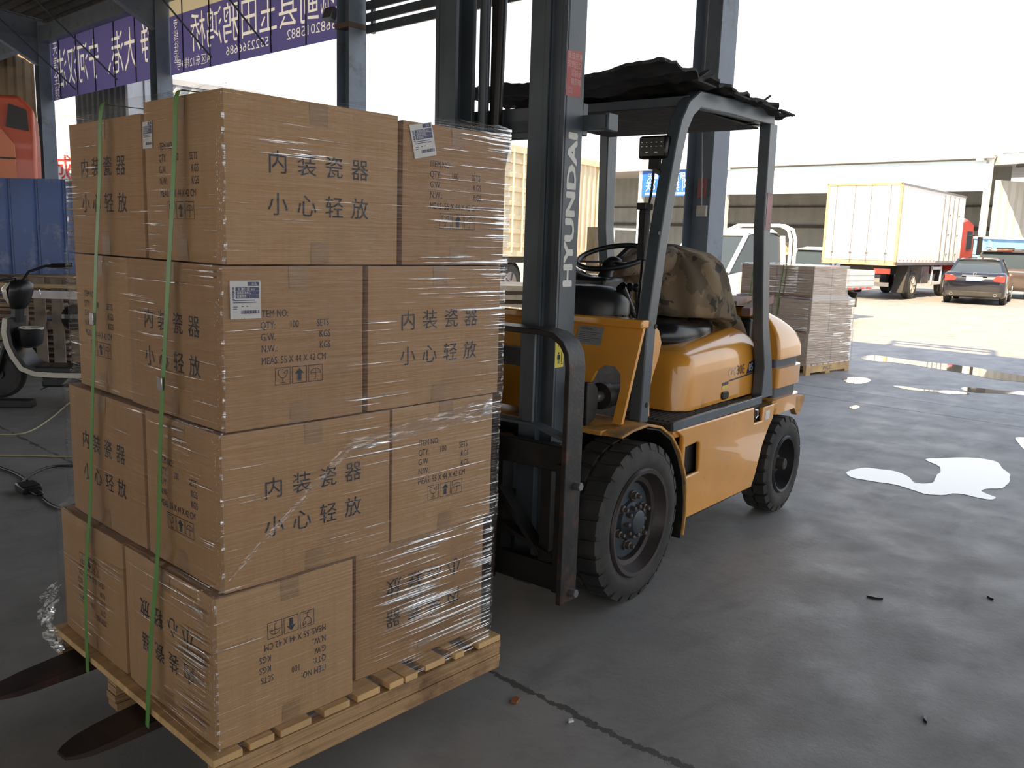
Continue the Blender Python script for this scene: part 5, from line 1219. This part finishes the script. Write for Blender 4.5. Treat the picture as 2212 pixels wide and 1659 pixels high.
for x, y, s in ((2.3, .22, -1), (2.3, 2.18, 1), (6.2, .22, -1), (6.2, 2.18, 1), (8.6, .22, -1), (8.6, 2.18, 1)): wheel(t, x, y, .48, .28, mat('cream_wheel', (.5, .46, .38), .5), s)
for y in (.05, 1.95): MB().prism([(1.1, .25), (1.55, 1.12), (1.70, 1.12), (1.72, .30), (1.6, .22), (1.45, .28), (1.3, .22)], 'y', y, y + .35).build('mud_flap', DARKU, t)
MB().box(3.3, 4.1, .1, .6, .5, 1.1).build('tool_box', STEELG, t, bevel=.02)
m2 = MB()
for z in (.45, .98): m2.box(4.3, 5.5, .05, .10, z, z + .10)
for x in (4.3, 5.42): m2.box(x, x + .08, .05, .10, .45, 1.12)
m2.build('side_guard', WHITE, t)
RED = mat('red_cab_paint', (.62, .06, .04), .3, 0, .1, 3, coat=.5)
cb = MB().loft([[(x, .08, .75), (x, .08, z), (x, .25, z + .1), (x, 2.15, z + .1), (x, 2.32, z), (x, 2.32, .75)] for x, z in ((7.75, 2.75), (8.6, 2.85), (9.4, 2.7), (9.6, 1.9), (9.65, .9))]).build('cab', RED, t, smooth=True, angle=35)
MB().box(8.5, 9.3, .06, .08, 1.75, 2.45).build('cab_window', GLS, t); MB().box(8.5, 9.3, 2.32, 2.34, 1.75, 2.45).build('cab_window', GLS, t); MB().prism([(.2, 1.8), (2.2, 1.8), (2.15, 2.6), (.25, 2.6)], 'x', 9.56, 9.64).build('windscreen', GLS, t)
MB().box(9.35, 9.42, -.30, -.12, 1.55, 2.25).bar((9.4, .1, 2.3), (9.4, -.2, 2.3), .03, .03).bar((9.4, .1, 1.55), (9.4, -.2, 1.55), .03, .03).build('mirror', BLACKP, t, bevel=.02)
MB().tube([(7.68, .25, 1.1), (7.68, .25, 3.0)], .04).tube([(7.68, .5, 1.1), (7.68, .5, 3.0)], .04).build('exhaust_stack', STEELG, t)
# --- person beyond the drop-side truck
pp_ = spot(1699, 22.5)
b = MB()
b.loft([[(.0 + a_ * math.cos(a), b_ * math.sin(a), z) for a in [2 * PI * k / 16 for k in range(16)]] for z, a_, b_ in ((.82, .13, .16), (.95, .12, .155), (1.10, .12, .17), (1.25, .13, .20), (1.34, .11, .19), (1.40, .06, .09), (1.45, .05, .055), (1.50, .06, .06), (1.56, .085, .072), (1.62, .095, .075), (1.67, .08, .065), (1.70, .04, .03))])
for s in (-1, 1):
    b.tube([(0, s * .09, .9), (.02, s * .10, .5), (-.02, s * .10, .08)], [.085, .06, .045], 10); b.tube([(-.02, s * .10, .05), (.14, s * .11, .04)], [.045, .035], 8)
    b.tube([(0, s * .19, 1.33), (.03, s * .24, 1.08), (.16, s * .20, .90)], [.05, .042, .032], 10); b.tube([(.16, s * .20, .90), (.23, s * .18, .86)], [.032, .025], 8)
t = thing('person', 'person with an orange face and black top standing between two white vehicles', 'person', pp_, camdir(-.9, -.2))
b.build('body', mat('skin', (.50, .25, .15), .6), t, smooth=True, angle=70)
MB().loft([[(a_ * math.cos(a), b_ * math.sin(a), z) for a in [2 * PI * k / 16 for k in range(16)]] for z, a_, b_ in ((.80, .14, .175), (.95, .135, .17), (1.10, .135, .185), (1.25, .145, .215), (1.34, .125, .205), (1.41, .07, .10))]).build('shirt', mat('black_shirt', (.02, .02, .022), .9), t, smooth=True)
MB().tube([(0, .09, .88), (.02, .10, .5), (-.02, .10, .09)], [.10, .075, .06], 10).tube([(0, -.09, .88), (.02, -.10, .5), (-.02, -.10, .09)], [.10, .075, .06], 10).build('trousers', DARKU, t, smooth=True)
MB().loft([[(-.015 + a_ * math.cos(a), b_ * math.sin(a), z) for a in [2 * PI * k / 12 for k in range(12)]] for z, a_, b_ in ((1.60, .09, .08), (1.66, .10, .082), (1.71, .07, .06), (1.725, .02, .02))]).build('hair', DARKU, t, smooth=True)
# --- far warehouse with a sign fascia
pL, pR = spot(1385, 58), spot(2115, 44); o_, rz, L_ = frame(pL, pR)
t = thing('warehouse', 'long pale warehouse with a blue and white fascia across the yard', 'building', o_, rz)
# local x left to right, y>0 away from the camera
FAS = mat('faded_blue_fascia', (.74, .88, .95), .6, 0, .08, .6); WBL = mat('deep_blue_sign', (.02, .13, .55), .5)
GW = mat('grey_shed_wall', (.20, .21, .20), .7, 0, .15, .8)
L1 = L_ * .29
MB().box(L1 + .05, L_, -.1, .0, 4.7, 6.2).build('fascia', FAS, t)
MB().box(L1 + .05, L1 + 9, -.115, -.1, 4.72, 5.15).build('fascia_band', mat('mid_blue_band', (.22, .42, .72), .6, 0, .1, .5), t)
sg = MB().box(-.1, L1, -.14, .0, 4.65, 6.25).build('sign_board', WBL, t, label='deep blue sign with white characters')
m2 = MB(); g = lambda x, y: Vector((x, -.16, y))
put_text(m2, '天津市货运有限公司（运输）', .35, 5.72, .34, g, (L1 - .9) / 12.6 / .48); 
for k, ch in enumerate('郑州濮阳专线'): put_text(m2, ch, .2 + k * (L1 - .5) / 6, 5.02, .56, g, 1.0)
for k in range(14): m2.add([g(.2 + k * (L1 / 14.6), 4.74), g(.2 + k * (L1 / 14.6) + .35, 4.74), g(.2 + k * (L1 / 14.6) + .35, 4.88), g(.2 + k * (L1 / 14.6), 4.88)], [(0, 1, 2, 3)])
m2.build('sign_lettering', mat('sign_white', (.9, .92, .95), .6), sg)
MB().box(-14, L_ + .2, -.35, .2, 6.28, 6.45).box(-14, L_ + .2, 0, 14, 6.40, 6.5).build('roof', mat('grey_roof_sheet', (.42, .42, .42), .6, 0, .1, 1), t)
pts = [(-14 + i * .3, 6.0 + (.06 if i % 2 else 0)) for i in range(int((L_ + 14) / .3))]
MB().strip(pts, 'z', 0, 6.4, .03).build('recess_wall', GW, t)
MB().box(-14, L_, 5.90, 5.96, 2.9, 3.1).box(-14, L_, 5.9, 5.96, 4.2, 4.3).build('wall_rail', DARKU, t)
for x in (-.25, L1 + .05, L_ + .0): MB().box(x - .13, x + .13, -.1, .25, 0, 6.3).build('post', WHITE, t)
for x in (3.5, 12, 18): MB().box(x, x + 1.4, 5.88, 5.98, .9, 2.2).build('window', GLS, t)
for x in (L1 + .1, L_ - .5): MB().box(x, x + .3, -.5, -.2, 6.15, 6.35).build('eave_lamp', WHITE, t)
# --- open shed at the right edge
p0 = spot(2128, 44.5); p1 = spot(2420, 38.5); o_, rz, L_ = frame(p0, p1)
t = thing('open_shed', 'tall dark open-fronted shed at the right edge of the yard', 'building', o_, rz)
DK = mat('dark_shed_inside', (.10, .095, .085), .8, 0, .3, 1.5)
MB().box(-.2, L_, -.2, 0, 6.0, 6.5).build('fascia', mat('pale_fascia', (.45, .48, .46), .6), t)
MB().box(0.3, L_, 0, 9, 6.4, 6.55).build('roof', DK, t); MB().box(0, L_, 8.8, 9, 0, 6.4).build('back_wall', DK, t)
m2 = MB().strip([(i * .25, -.02 + (.05 if i % 2 else 0)) for i in range(30)], 'z', 0, 1, .02)
MB().strip([(.06 + (.05 if i % 2 else 0), .05 + i * .3) for i in range(30)], 'z', 0, 5.3, .02).build('side_wall', mat('white_shed_wall', (.60, .60, .56), .6, 0, .08, 1), t)
MB().box(.02, .14, 3, 4.6, 2.6, 3.9).build('window', GLS, t)
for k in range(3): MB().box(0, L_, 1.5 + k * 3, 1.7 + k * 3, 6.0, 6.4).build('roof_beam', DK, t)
for k, (x, y, h, lb) in enumerate(((3.0, 3.2, 1.2, 'low dusty covered heap just inside the dark open shed, nearest its left side'), (5.2, 5.0, 2.6, 'tall dusty covered heap standing deep in the dark open shed'), (7.4, 3.0, 1.7, 'dusty covered heap inside the open shed, cut by the right edge'))):
    w3 = Matrix.Translation(o_) @ Matrix.Rotation(rz, 4, 'Z') @ Vector((x, y, 0))
    o = MB().loft([[(a_ * math.cos(q) * (1 + .15 * noise.noise(Vector((q, zz, k)))), .8 * a_ * math.sin(q), zz * h) for q in [2 * PI * i / 18 for i in range(18)]] for zz, a_ in ((0, .95), (.5, .9), (.8, .75), (.95, .4), (1, .1))]).build('covered_goods', mat('dusty_covers', (.22, .17, .12), .8, 0, .4, 2), smooth=True); o.location = w3; o.rotation_euler = (0, 0, rz); tag(o, lb, 'goods')
# blue container by the shed
p0 = spot(2101, 41); p1 = spot(2142, 40); o_, rz, L_ = frame(p0, p1)
t = thing('shipping_container', 'light blue corrugated container beyond the black saloon', 'container', o_, rz)
MB().strip([(i * .1, (.05 if (i // 2) % 2 else 0)) for i in range(int(max(L_, .9) / .1) + 2)], 'z', .1, 2.3, .02).build('corrugated_wall', mat('light_blue_sheet', (.20, .42, .72), .5, 0, .1, 2), t)
MB().box(0, L_, .06, 2.0, .1, 2.28).build('body', mat('light_blue_sheet', (0, 0, 0)), t); MB().box(-.05, L_ + .1, -.05, 2.0, 2.28, 2.40).build('top_rail', mat('pale_fascia', (0, 0, 0)), t)
# --- cream container standing on a trailer beyond the mast
p0 = spot(1080, 21.2); p1 = spot(1290, 25.3); o_, rz, L_ = frame(p0, p1)
t = thing('cargo_container', 'cream container with a ribbed side standing on a trailer beyond the mast', 'container', o_, rz)
CR = mat('cream_container', (.72, .62, .42), .55, 0, .08, 2, dirt=(.5, .32, .16), dscale=2, dlo=.66, dhi=.8)
MB().box(.05, L_ - .05, .04, 2.4, 1.2, 3.80).build('body', CR, t)
m2 = MB()
for k in range(7): m2.box(.1, L_ * .42, -.012, .04, 1.38 + k * .34, 1.50 + k * .34)
m2.build('door_panel', CR, t, bevel=.01)
m2 = MB()
for x in (.45, .9, 1.35): m2.tube([(x, -.05, 1.25), (x, -.05, 3.75)], .022, 8)
m2.build('lock_rod', CR, t)
MB().strip([(L_ * .45 + i * .07, (.0 if (i // 2) % 2 else .05)) for i in range(int((L_ * .52) / .07))], 'z', 1.3, 3.68, .015).build('corrugated_side', CR, t)
MB().box(0, L_, -.04, .1, 3.68, 3.84).box(0, L_, -.04, .1, 1.16, 1.30).box(L_ - .14, L_, -.04, .1, 1.2, 3.8).box(0, .1, -.04, .1, 1.2, 3.8).build('corner_frame', CR, t)
t = thing('flatbed_trailer', 'dark flatbed trailer under the cream container', 'trailer', o_, rz)
MB().box(-.3, L_ + 1.2, .1, 2.3, 1.0, 1.155).build('bed', DARKU, t)
for x in (.7, 3.6): 
    for y, s in ((.25, -1), (2.15, 1)): wheel(t, x, y, .48, .28, STEELG, s)
MB().box(L_ + .3, L_ + .5, 0, .1, .85, 1.0).build('marker_lamp', REDL, t)
# --- sawn timber pile, cabinet and an orange forklift seen between the mast and the guard leg
rr = random.Random(11); base = spot(1118, 14.2)
for k in range(24):
    z = .0 + (k // 4) * .15; x = (k % 4) * .34
    o = MB().box(-1.5 + rr.uniform(-.2, .2), 1.5 + rr.uniform(-.2, .2), x - .14, x + .14, z, z + .08).build('timber_plank', mat('sunlit_plank', (.55, .42, .28), .7, 0, .2, 4)); o.location = base; o.rotation_euler = (0, 0, camdir(1, .25)); tag(o, 'pale sawn plank in the sunlit pile beyond the mast, %s layer, %s' % (('lowest', 'second', 'third', 'fourth', 'fifth', 'topmost')[k // 4], ('nearest of its row', 'second from the front', 'third from the front', 'farthest of its row')[k % 4]), 'plank', 'planks in the sunlit pile')
for k in range(5):
    o = MB().bar((-.7, -.3 + k * .12, .0), (.6, -.1 + k * .12, .62), .05, .03).build('timber_batten', mat('reddish_board', (0, 0, 0))); o.location = spot(1112, 11.5, .02); o.rotation_euler = (0, 0, camdir(1, .1)); tag(o, 'thin batten leaning in the heap left of the mast, %s of five' % ('nearest', 'second nearest', 'middle one', 'fourth nearest', 'farthest')[k], 'batten', 'battens leaning by the timber pile')
t = thing('metal_cabinet', 'white metal cabinet on the ground beyond the dash of the forklift', 'cabinet', spot(1240, 12.7), camdir(1, .15))
MB().box(-.35, .35, 0, .5, .05, 1.02).build('body', WHITE, t, bevel=.01); MB().box(-.33, -.01, -.015, 0, .1, .95).box(.01, .33, -.015, 0, .1, .95).build('door', PG, t, bevel=.005); MB().box(-.05, -.02, -.04, -.015, .5, .62).build('handle', STEELG, t)
t = thing('work_table', 'grey wooden bench beyond the steering wheel of the forklift', 'table', spot(1275, 17.5), camdir(1, .1))
MB().box(-.8, .8, 0, .7, .86, .92).build('table_top', WOODG, t)
for x in (-.75, .7): MB().box(x, x + .06, .05, .65, 0, .86).build('leg', WOODG, t)
t = thing('orange_forklift', 'small orange forklift with grey guard frame parked far off, seen through the steering wheel', 'forklift', spot(1362, 23.5), camdir(1, .3))
ORG = mat('orange_paint', (.80, .36, .03), .4)
MB().box(-.7, .9, 0, 1.0, .35, 1.0).box(.5, 1.1, 0, 1.0, .3, 1.25).build('body', ORG, t, bevel=.06)
m2 = MB()
for x in (-.55, .7):
    for y in (.05, .95): m2.bar((x, y, .9), (x + .08, y, 1.95), .05, .05)
for y in (.05, .5, .95): m2.bar((-.5, y, 1.95), (.8, y, 1.95), .04, .04)
m2.build('guard', mat('pale_blue_grey_tube', (.28, .33, .40), .4), t)
MB().box(-.95, -.85, .2, .8, .1, 1.98).build('mast', DARKU, t)
for x in (-.5, .75):
    for y, s in ((.08, -1), (.92, 1)): wheel(t, x, y, .27, .18, ORG, s)
# ================================================================ LEFT SIDE: fence, timber, scooter, cab, grey containers
p0 = spot(-160, 11.3); p1 = spot(330, 11.0); o_, rz, L_ = frame(p0, p1)
BLU = mat('dented_blue_sheet', (.035, .085, .26), .35, .2, .2, 1.5, .6, 3, dirt=(.16, .20, .32), dscale=2.5, dlo=.55, dhi=.68)
t = thing('site_fence', 'dented blue corrugated steel fence behind the timber heap at the left edge', 'fence', o_, rz)
x = 0; pts = []
while x < L_: pts += [(x, 0), (x + .03, .035), (x + .06, .035), (x + .09, 0), (x + .34, 0)]; x += .37
MB().strip(pts, 'z', .02, 2.15, .006).build('sheet', BLU, t, smooth=True, angle=25)
MB().box(0, L_, .05, .09, 1.9, 1.96).box(0, L_, .05, .09, .6, .66).build('rail', STEELG, t)
for k in range(4): MB().box(.1 + k * L_ / 4, .16 + k * L_ / 4, .09, .15, 0, 2.1).build('post', STEELG, t)
# timber heap: old pallets and loose boards
G_ = 'old pallets in the heap by the fence'; rr = random.Random(5)
def old_pallet(label, loc, rot):
    t = thing('old_pallet', label, 'pallet', loc, 0, G_); t.rotation_euler = rot
    for k in range(6): MB().box(-.55 + k * .19, -.43 + k * .19, -.5, .5, .11, .13).build('deck_board', WOODG, t)
    for y in (-.5, -.03, .44): MB().box(-.55, .52, y, y + .06, .0, .109).build('stringer', WOODG, t)
    return t
dirf = camdir(1, 0)
old_pallet('weathered pallet standing on edge behind the scooter seat post, in front of the heap', spot(150, 9.3, .52), (PI / 2, 0, dirf))
old_pallet('weathered pallet lying lowest at the left of the heap, bottom of three', spot(5, 9.9, .02), (0, 0, dirf + .06))
old_pallet('weathered pallet in the middle of the three stacked at the left of the heap', spot(5, 9.9, .16), (0, 0, dirf - .05))
old_pallet('weathered pallet on top of the three stacked at the left of the heap', spot(8, 9.9, .30), (0, 0, dirf + .05))
old_pallet('weathered pallet lying on the floor at the right of the heap, lower of two', spot(262, 10.3, .02), (0, 0, dirf - .06))
old_pallet('weathered pallet at the right of the heap, upper of two', spot(260, 10.3, .16), (0, 0, dirf + .06))
WR = mat('red_brown_board', (.16, .075, .045), .75, 0, .3, 6); WL_ = mat('yellowish_lath', (.46, .34, .18), .7, 0, .2, 6)
cells = [(l, r_) for l in range(15) for r_ in range(4)]
for k, (l, r_) in enumerate(cells):
    m_ = (WOODG, WR, WOODN, WOODG)[k % 4]; z = .02 + l * .068; ln = rr.uniform(.55, 1.25)
    px = rr.uniform(-20, 150) if z > .48 else rr.uniform(98, 120); dz = 9.62 + r_ * .24
    if z <= .48: ln = rr.uniform(.3, .42)
    o = MB().box(-ln / 2, ln / 2, -rr.uniform(.03, .07), .05, -.012, .014).build('loose_board', m_); o.location = spot(px, dz, z); o.rotation_euler = (rr.uniform(-.12, .12), rr.uniform(-.05, .05), dirf + rr.uniform(-.10, .10))
    cn = ('grey weathered', 'red-brown painted', 'fresh yellowish', 'grey weathered')[k % 4]; tag(o, cn + ' loose board in the timber heap under the blue fence', 'board', cn + ' boards in the timber heap')
o = MB().box(-1.2, 1.2, -.03, .03, -.02, .02).build('lath', WL_); o.location = spot(100, 9.15, .935); o.rotation_euler = (0, 0, dirf); tag(o, 'long yellow lath lying level across the front of the heap', 'lath')
o = MB().box(-.8, .8, -.03, .02, -.055, .03).build('aluminium_bar', STEELG); o.location = spot(165, 9.1, .86); o.rotation_euler = (0, 0, dirf); tag(o, 'grey metal bar below the yellow lath across the heap', 'bar')
o = MB().sphere((0, 0, 0), .14, 14, 10, (1, .8, 1)).build('black_bag', VINYL); o.location = spot(152, 9.0, .62); tag(o, 'black round bundle hanging on the standing pallet', 'bag')
# --- electric scooter (faces left); local x forward (toward photo left), y across
es = thing('electric_scooter', 'white and black electric scooter parked in front of the timber heap', 'scooter', spot(10, 7.75), camdir(-1, -.10))
CRM = mat('cream_scooter_paint', (.68, .64, .55), .3, 0, .06, 4, coat=.4)
def ewheel(x):
    w_ = MB().lathe([(.155, -.04), (.20, -.045), (.225, -.02), (.225, .02), (.20, .045), (.155, .04)], 32, 'y', (x, 0, .225), closed=True).build('wheel', RUBBER, es, smooth=True, angle=50)
    m2 = MB().lathe([(.158, -.03), (.15, -.01), (.15, .01), (.158, .03)], 24, 'y', (x, 0, .225)).lathe([(.05, -.05), (.05, .05)], 12, 'y', (x, 0, .225))
    for k in range(5): a = 2 * PI * k / 5; m2.bar((x, 0, .225), (x + .155 * math.cos(a), 0, .225 + .155 * math.sin(a)), .03, .03)
    m2.build('rim', BLACKP, w_)
ewheel(.12); ewheel(-1.08)
MB().tube([(.12, -.07, .225), (.02, -.07, .55), (-.02, -.02, .72)], .022).tube([(.12, .07, .225), (.02, .07, .55), (-.02, .02, .72)], .022).tube([(-.02, 0, .70), (-.09, 0, 1.0)], .03).build('fork', BLACKP, es, smooth=True)
MB().strip([(.36, .34), (.28, .44), (.14, .49), (-.0, .45), (-.10, .36)], 'y', -.06, .06, .012).build('front_mudguard', CRM, es, smooth=True, angle=70)
MB().tube([(.13, -.09, .22), (.22, -.10, .20), (.25, -.10, .30), (.10, -.10, .44), (.05, -.09, .50)], .010).build('guard_rail', CRM, es, smooth=True)
# leg shield curving down into the foot board
MB().strip([(-.02, .74), (.0, .62), (-.02, .50), (-.06, .40), (-.13, .29), (-.24, .245), (-.42, .235), (-1.0, .235)], 'y', -.15, .15, .045).build('leg_shield', CRM, es, smooth=True, angle=50)
MB().strip([(-.055, .74), (-.045, .62), (-.06, .50), (-.10, .42), (-.17, .315), (-.26, .285), (-.62, .285), (-.68, .28), (-.98, .28)], 'y', -.155, .155, .03).build('inner_trim', BLACKP, es, smooth=True, angle=50)
MB().box(-.95, -.25, -.14, .14, .297, .31).build('foot_mat', VINYL, es, bevel=.004); MB().box(-.30, -.42, -.1, -.06, .13, .22).box(-.95, -.28, -.12, .12, .12, .22).build('battery_case', BLACKP, es, bevel=.02)
MB().box(-1.5, -.82, -.16, .16, .30, .62).build('rear_body', CRM, es, bevel=.06, seg=3); MB().box(-1.5, -.80, -.14, .14, .64, .76).build('seat', VINYL, es, bevel=.04, seg=3)
MB().loft([[(x + a_ * math.cos(a), b_ * math.sin(a), z) for a in [2 * PI * k / 20 for k in range(20)]] for z, x, a_, b_ in ((.47, -.16, .05, .09), (.50, -.165, .085, .13), (.58, -.17, .095, .15), (.64, -.175, .10, .155), (.645, -.175, .09, .14), (.60, -.17, .08, .13))]).build('front_basket', BLACKP, es, smooth=True, angle=60)
MB().lathe([(.098, 0), (.104, .0), (.104, .018), (.098, .018)], 24, 'z', (-.175, 0, .635), closed=True).build('basket_rim', CRM, es)
MB().loft([[(x + a_ * math.cos(a), b_ * math.sin(a), z) for a in [2 * PI * k / 20 for k in range(20)]] for z, x, a_, b_ in ((.82, -.07, .06, .08), (.88, -.085, .085, .11), (.98, -.10, .10, .14), (1.04, -.11, .095, .135), (1.07, -.10, .07, .10), (1.08, -.10, .03, .04))]).build('headset_cowl', BLACKP, es, smooth=True, angle=60)
MB().loft([[(x + a_ * math.cos(a), b_ * math.sin(a), z) for a in [PI * k / 12 - PI / 2 for k in range(13)]] for z, x, a_, b_ in ((.84, -.06, .05, .07), (.92, -.03, .07, .10), (1.0, -.03, .08, .12), (1.05, -.06, .06, .10))], closed=False, caps=False).build('nose_fairing', CRM, es, smooth=True, angle=60)
MB().tube([(-.06, 0, .70), (-.07, 0, .83)], .055).build('neck_boot', BLACKP, es, smooth=True)
MB().tube([(-.10, 0, 1.04), (-.08, .06, 1.10), (-.02, .18, 1.08), (.08, .28, 1.05)], .012).tube([(-.10, 0, 1.04), (-.16, -.05, 1.15), (-.26, -.16, 1.20), (-.42, -.24, 1.21)], .012).build('handlebar', BLACKP, es, smooth=True)
for s in (-1, 1):
    MB().tube([(-.30, -.18, 1.204), (-.46, -.26, 1.212)] if s < 0 else [(.02, .22, 1.07), (.14, .33, 1.04)], .019).build('grip', VINYL, es, smooth=True); MB().tube([(-.26, -.19, 1.19), (-.42, -.30, 1.18)] if s < 0 else [(.0, .24, 1.05), (.14, .36, 1.02)], .007).build('brake_lever', STEELG, es)
MB().tube([(-.42, -.08, .14), (-.52, -.16, .02), (-.56, -.18, .012)], .011).build('kickstand', BLACKP, es); MB().tube([(-.20, -.05, 1.0), (-.24, -.05, .99), (-.25, -.05, .95)], .004).build('keys', CHROME, es)
m2 = MB()
for x in (-.40, -.33): m2.box(x, x + .05, -.1515, -.15, .235, .25).box(x, x + .05, -.1515, -.15, .205, .215)
m2.build('side_emblem', mat('emblem_navy', (.03, .05, .25), .5), es)
MB().tube(spline([(-.10, -.16, .30), (-.38, -.17, .24), (-.30, -.19, .12), (-.16, -.22, .05), (-.12, -.24, .035)]), .005).build('charging_lead', BLACKP, es)
# --- orange-red lorry cab behind the fence
cab_r = camdir(-.88, -.44); _x = Vector((math.cos(cab_r), math.sin(cab_r), 0)); _y = Vector((-_x.y, _x.x, 0)); cab_o = spot(88, 15.2) + _x * .60 - _y * 1.15
t = thing('lorry_cab', 'orange-red lorry cab with a roof deflector at the left edge above the blue fence', 'truck', cab_o, cab_r)
ORR = mat('orange_red_paint', (.62, .11, .05), .35, 0, .1, 2, coat=.4)
# local x forward (photo left), y across (toward the camera is y>0)
MB().loft([[(x0, y, .9), (x0 + dx, y, 2.2), (x0 + dx * .6, y * .97, 3.0), (x0 + dx, y * .94, 3.52), (x0 + .25, y * .9, 3.74), (x0 + 1.1, y * .9, 3.70), (x0 + 1.75, y * .95, 3.0), (x0 + 2.1, y, 2.0), (x0 + 2.1, y, .9)] for x0, y, dx in ((-.62, -1.15, .03), (-.62, 1.15, .03))]).build('cab_shell', ORR, t, bevel=.06, seg=3)
MB().prism([(-.50, 3.15), (-.48, 3.50), (-.22, 3.58), (-.16, 3.2)], 'y', 1.10, 1.14).build('side_vent', BLACKP, t)
MB().prism([(-.28, 1.0), (-.28, 2.9), (-.1, 3.15), (1.3, 3.1), (1.3, 1.0)], 'y', 1.15, 1.165).build('door', mat('orange_door_paint', (.72, .22, .10), .35, 0, .08, 2), t, bevel=.03)
MB().box(.35, 1.1, 1.165, 1.17, 2.15, 2.75).build('door_window', GLS, t); MB().box(-.28, 1.3, 1.164, 1.17, 2.66, 2.69).build('trim_line', BLACKP, t)
for y in (-.95, .95): wheel(t, .9, y, .5, .3, STEELG, 1 if y > 0 else -1)
MB().box(-3.5, 1.2, -.45, .45, .6, .9).build('chassis', DARKU, t)
# --- two grey containers beyond the shed, one standing on the other
pA = spot(172, 23.4); pC = spot(286, 21.0); o_, rz, L_ = frame(pC, pA)
GC = mat('shaded_grey_container', (.10, .11, .11), .6, 0, .1, 2); WC_ = mat('sunlit_grey_container', (.50, .52, .54), .5, 0, .08, 2, dirt=(.25, .18, .13), dscale=3, dlo=.66, dhi=.78)  # same containers: shaded side and sunlit end put into the two colours
for k, (z0_, lb) in enumerate(((0, 'grey container standing on the ground behind the carton stack, lower of two'), (2.6, 'grey container stacked on another, its corner showing above the cartons'))):
    t = thing('shipping_container', lb, 'container', (o_.x, o_.y, z0_), rz, 'stacked grey containers')
    # local x along the side coloured as in shade, the end coloured as lit on y<0
    w2 = 3.6
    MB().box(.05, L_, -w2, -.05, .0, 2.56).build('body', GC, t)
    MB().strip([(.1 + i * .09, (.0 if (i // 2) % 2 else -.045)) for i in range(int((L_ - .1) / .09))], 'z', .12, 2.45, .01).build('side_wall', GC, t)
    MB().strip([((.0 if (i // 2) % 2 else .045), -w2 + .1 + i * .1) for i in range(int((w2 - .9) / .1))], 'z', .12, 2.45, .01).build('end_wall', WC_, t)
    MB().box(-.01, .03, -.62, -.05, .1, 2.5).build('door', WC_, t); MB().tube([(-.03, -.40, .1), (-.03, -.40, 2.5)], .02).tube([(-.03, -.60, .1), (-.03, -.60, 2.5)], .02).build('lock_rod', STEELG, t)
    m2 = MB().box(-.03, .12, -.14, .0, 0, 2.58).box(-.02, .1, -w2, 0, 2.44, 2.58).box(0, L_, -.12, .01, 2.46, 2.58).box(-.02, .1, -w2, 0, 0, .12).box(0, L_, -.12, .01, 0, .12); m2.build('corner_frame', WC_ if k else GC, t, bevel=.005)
t = thing('roadside_sign', 'white board with red characters over a blue and orange stripe, glimpsed left of the cartons', 'sign', spot(135, 30, 0), camdir(1, 0))
MB().box(-.8, 1.5, 0, .05, 3.0, 5.4).build('board', WHITE, t); MB().box(-.8, 1.5, -.01, 0, 2.8, 3.1).build('orange_stripe', ORG, t); MB().box(-.8, 1.5, -.01, 0, 2.3, 2.8).build('blue_stripe', mat('light_blue_sheet', (0, 0, 0)), t)
m2 = MB(); put_text(m2, '城运', -.42, 3.2, .62, lambda x, y: Vector((x, -.02, y)), 1.0); m2.build('characters', REDL, t); MB().box(-.05, .05, .06, .16, 0, 3.0).build('post', STEELG, t)
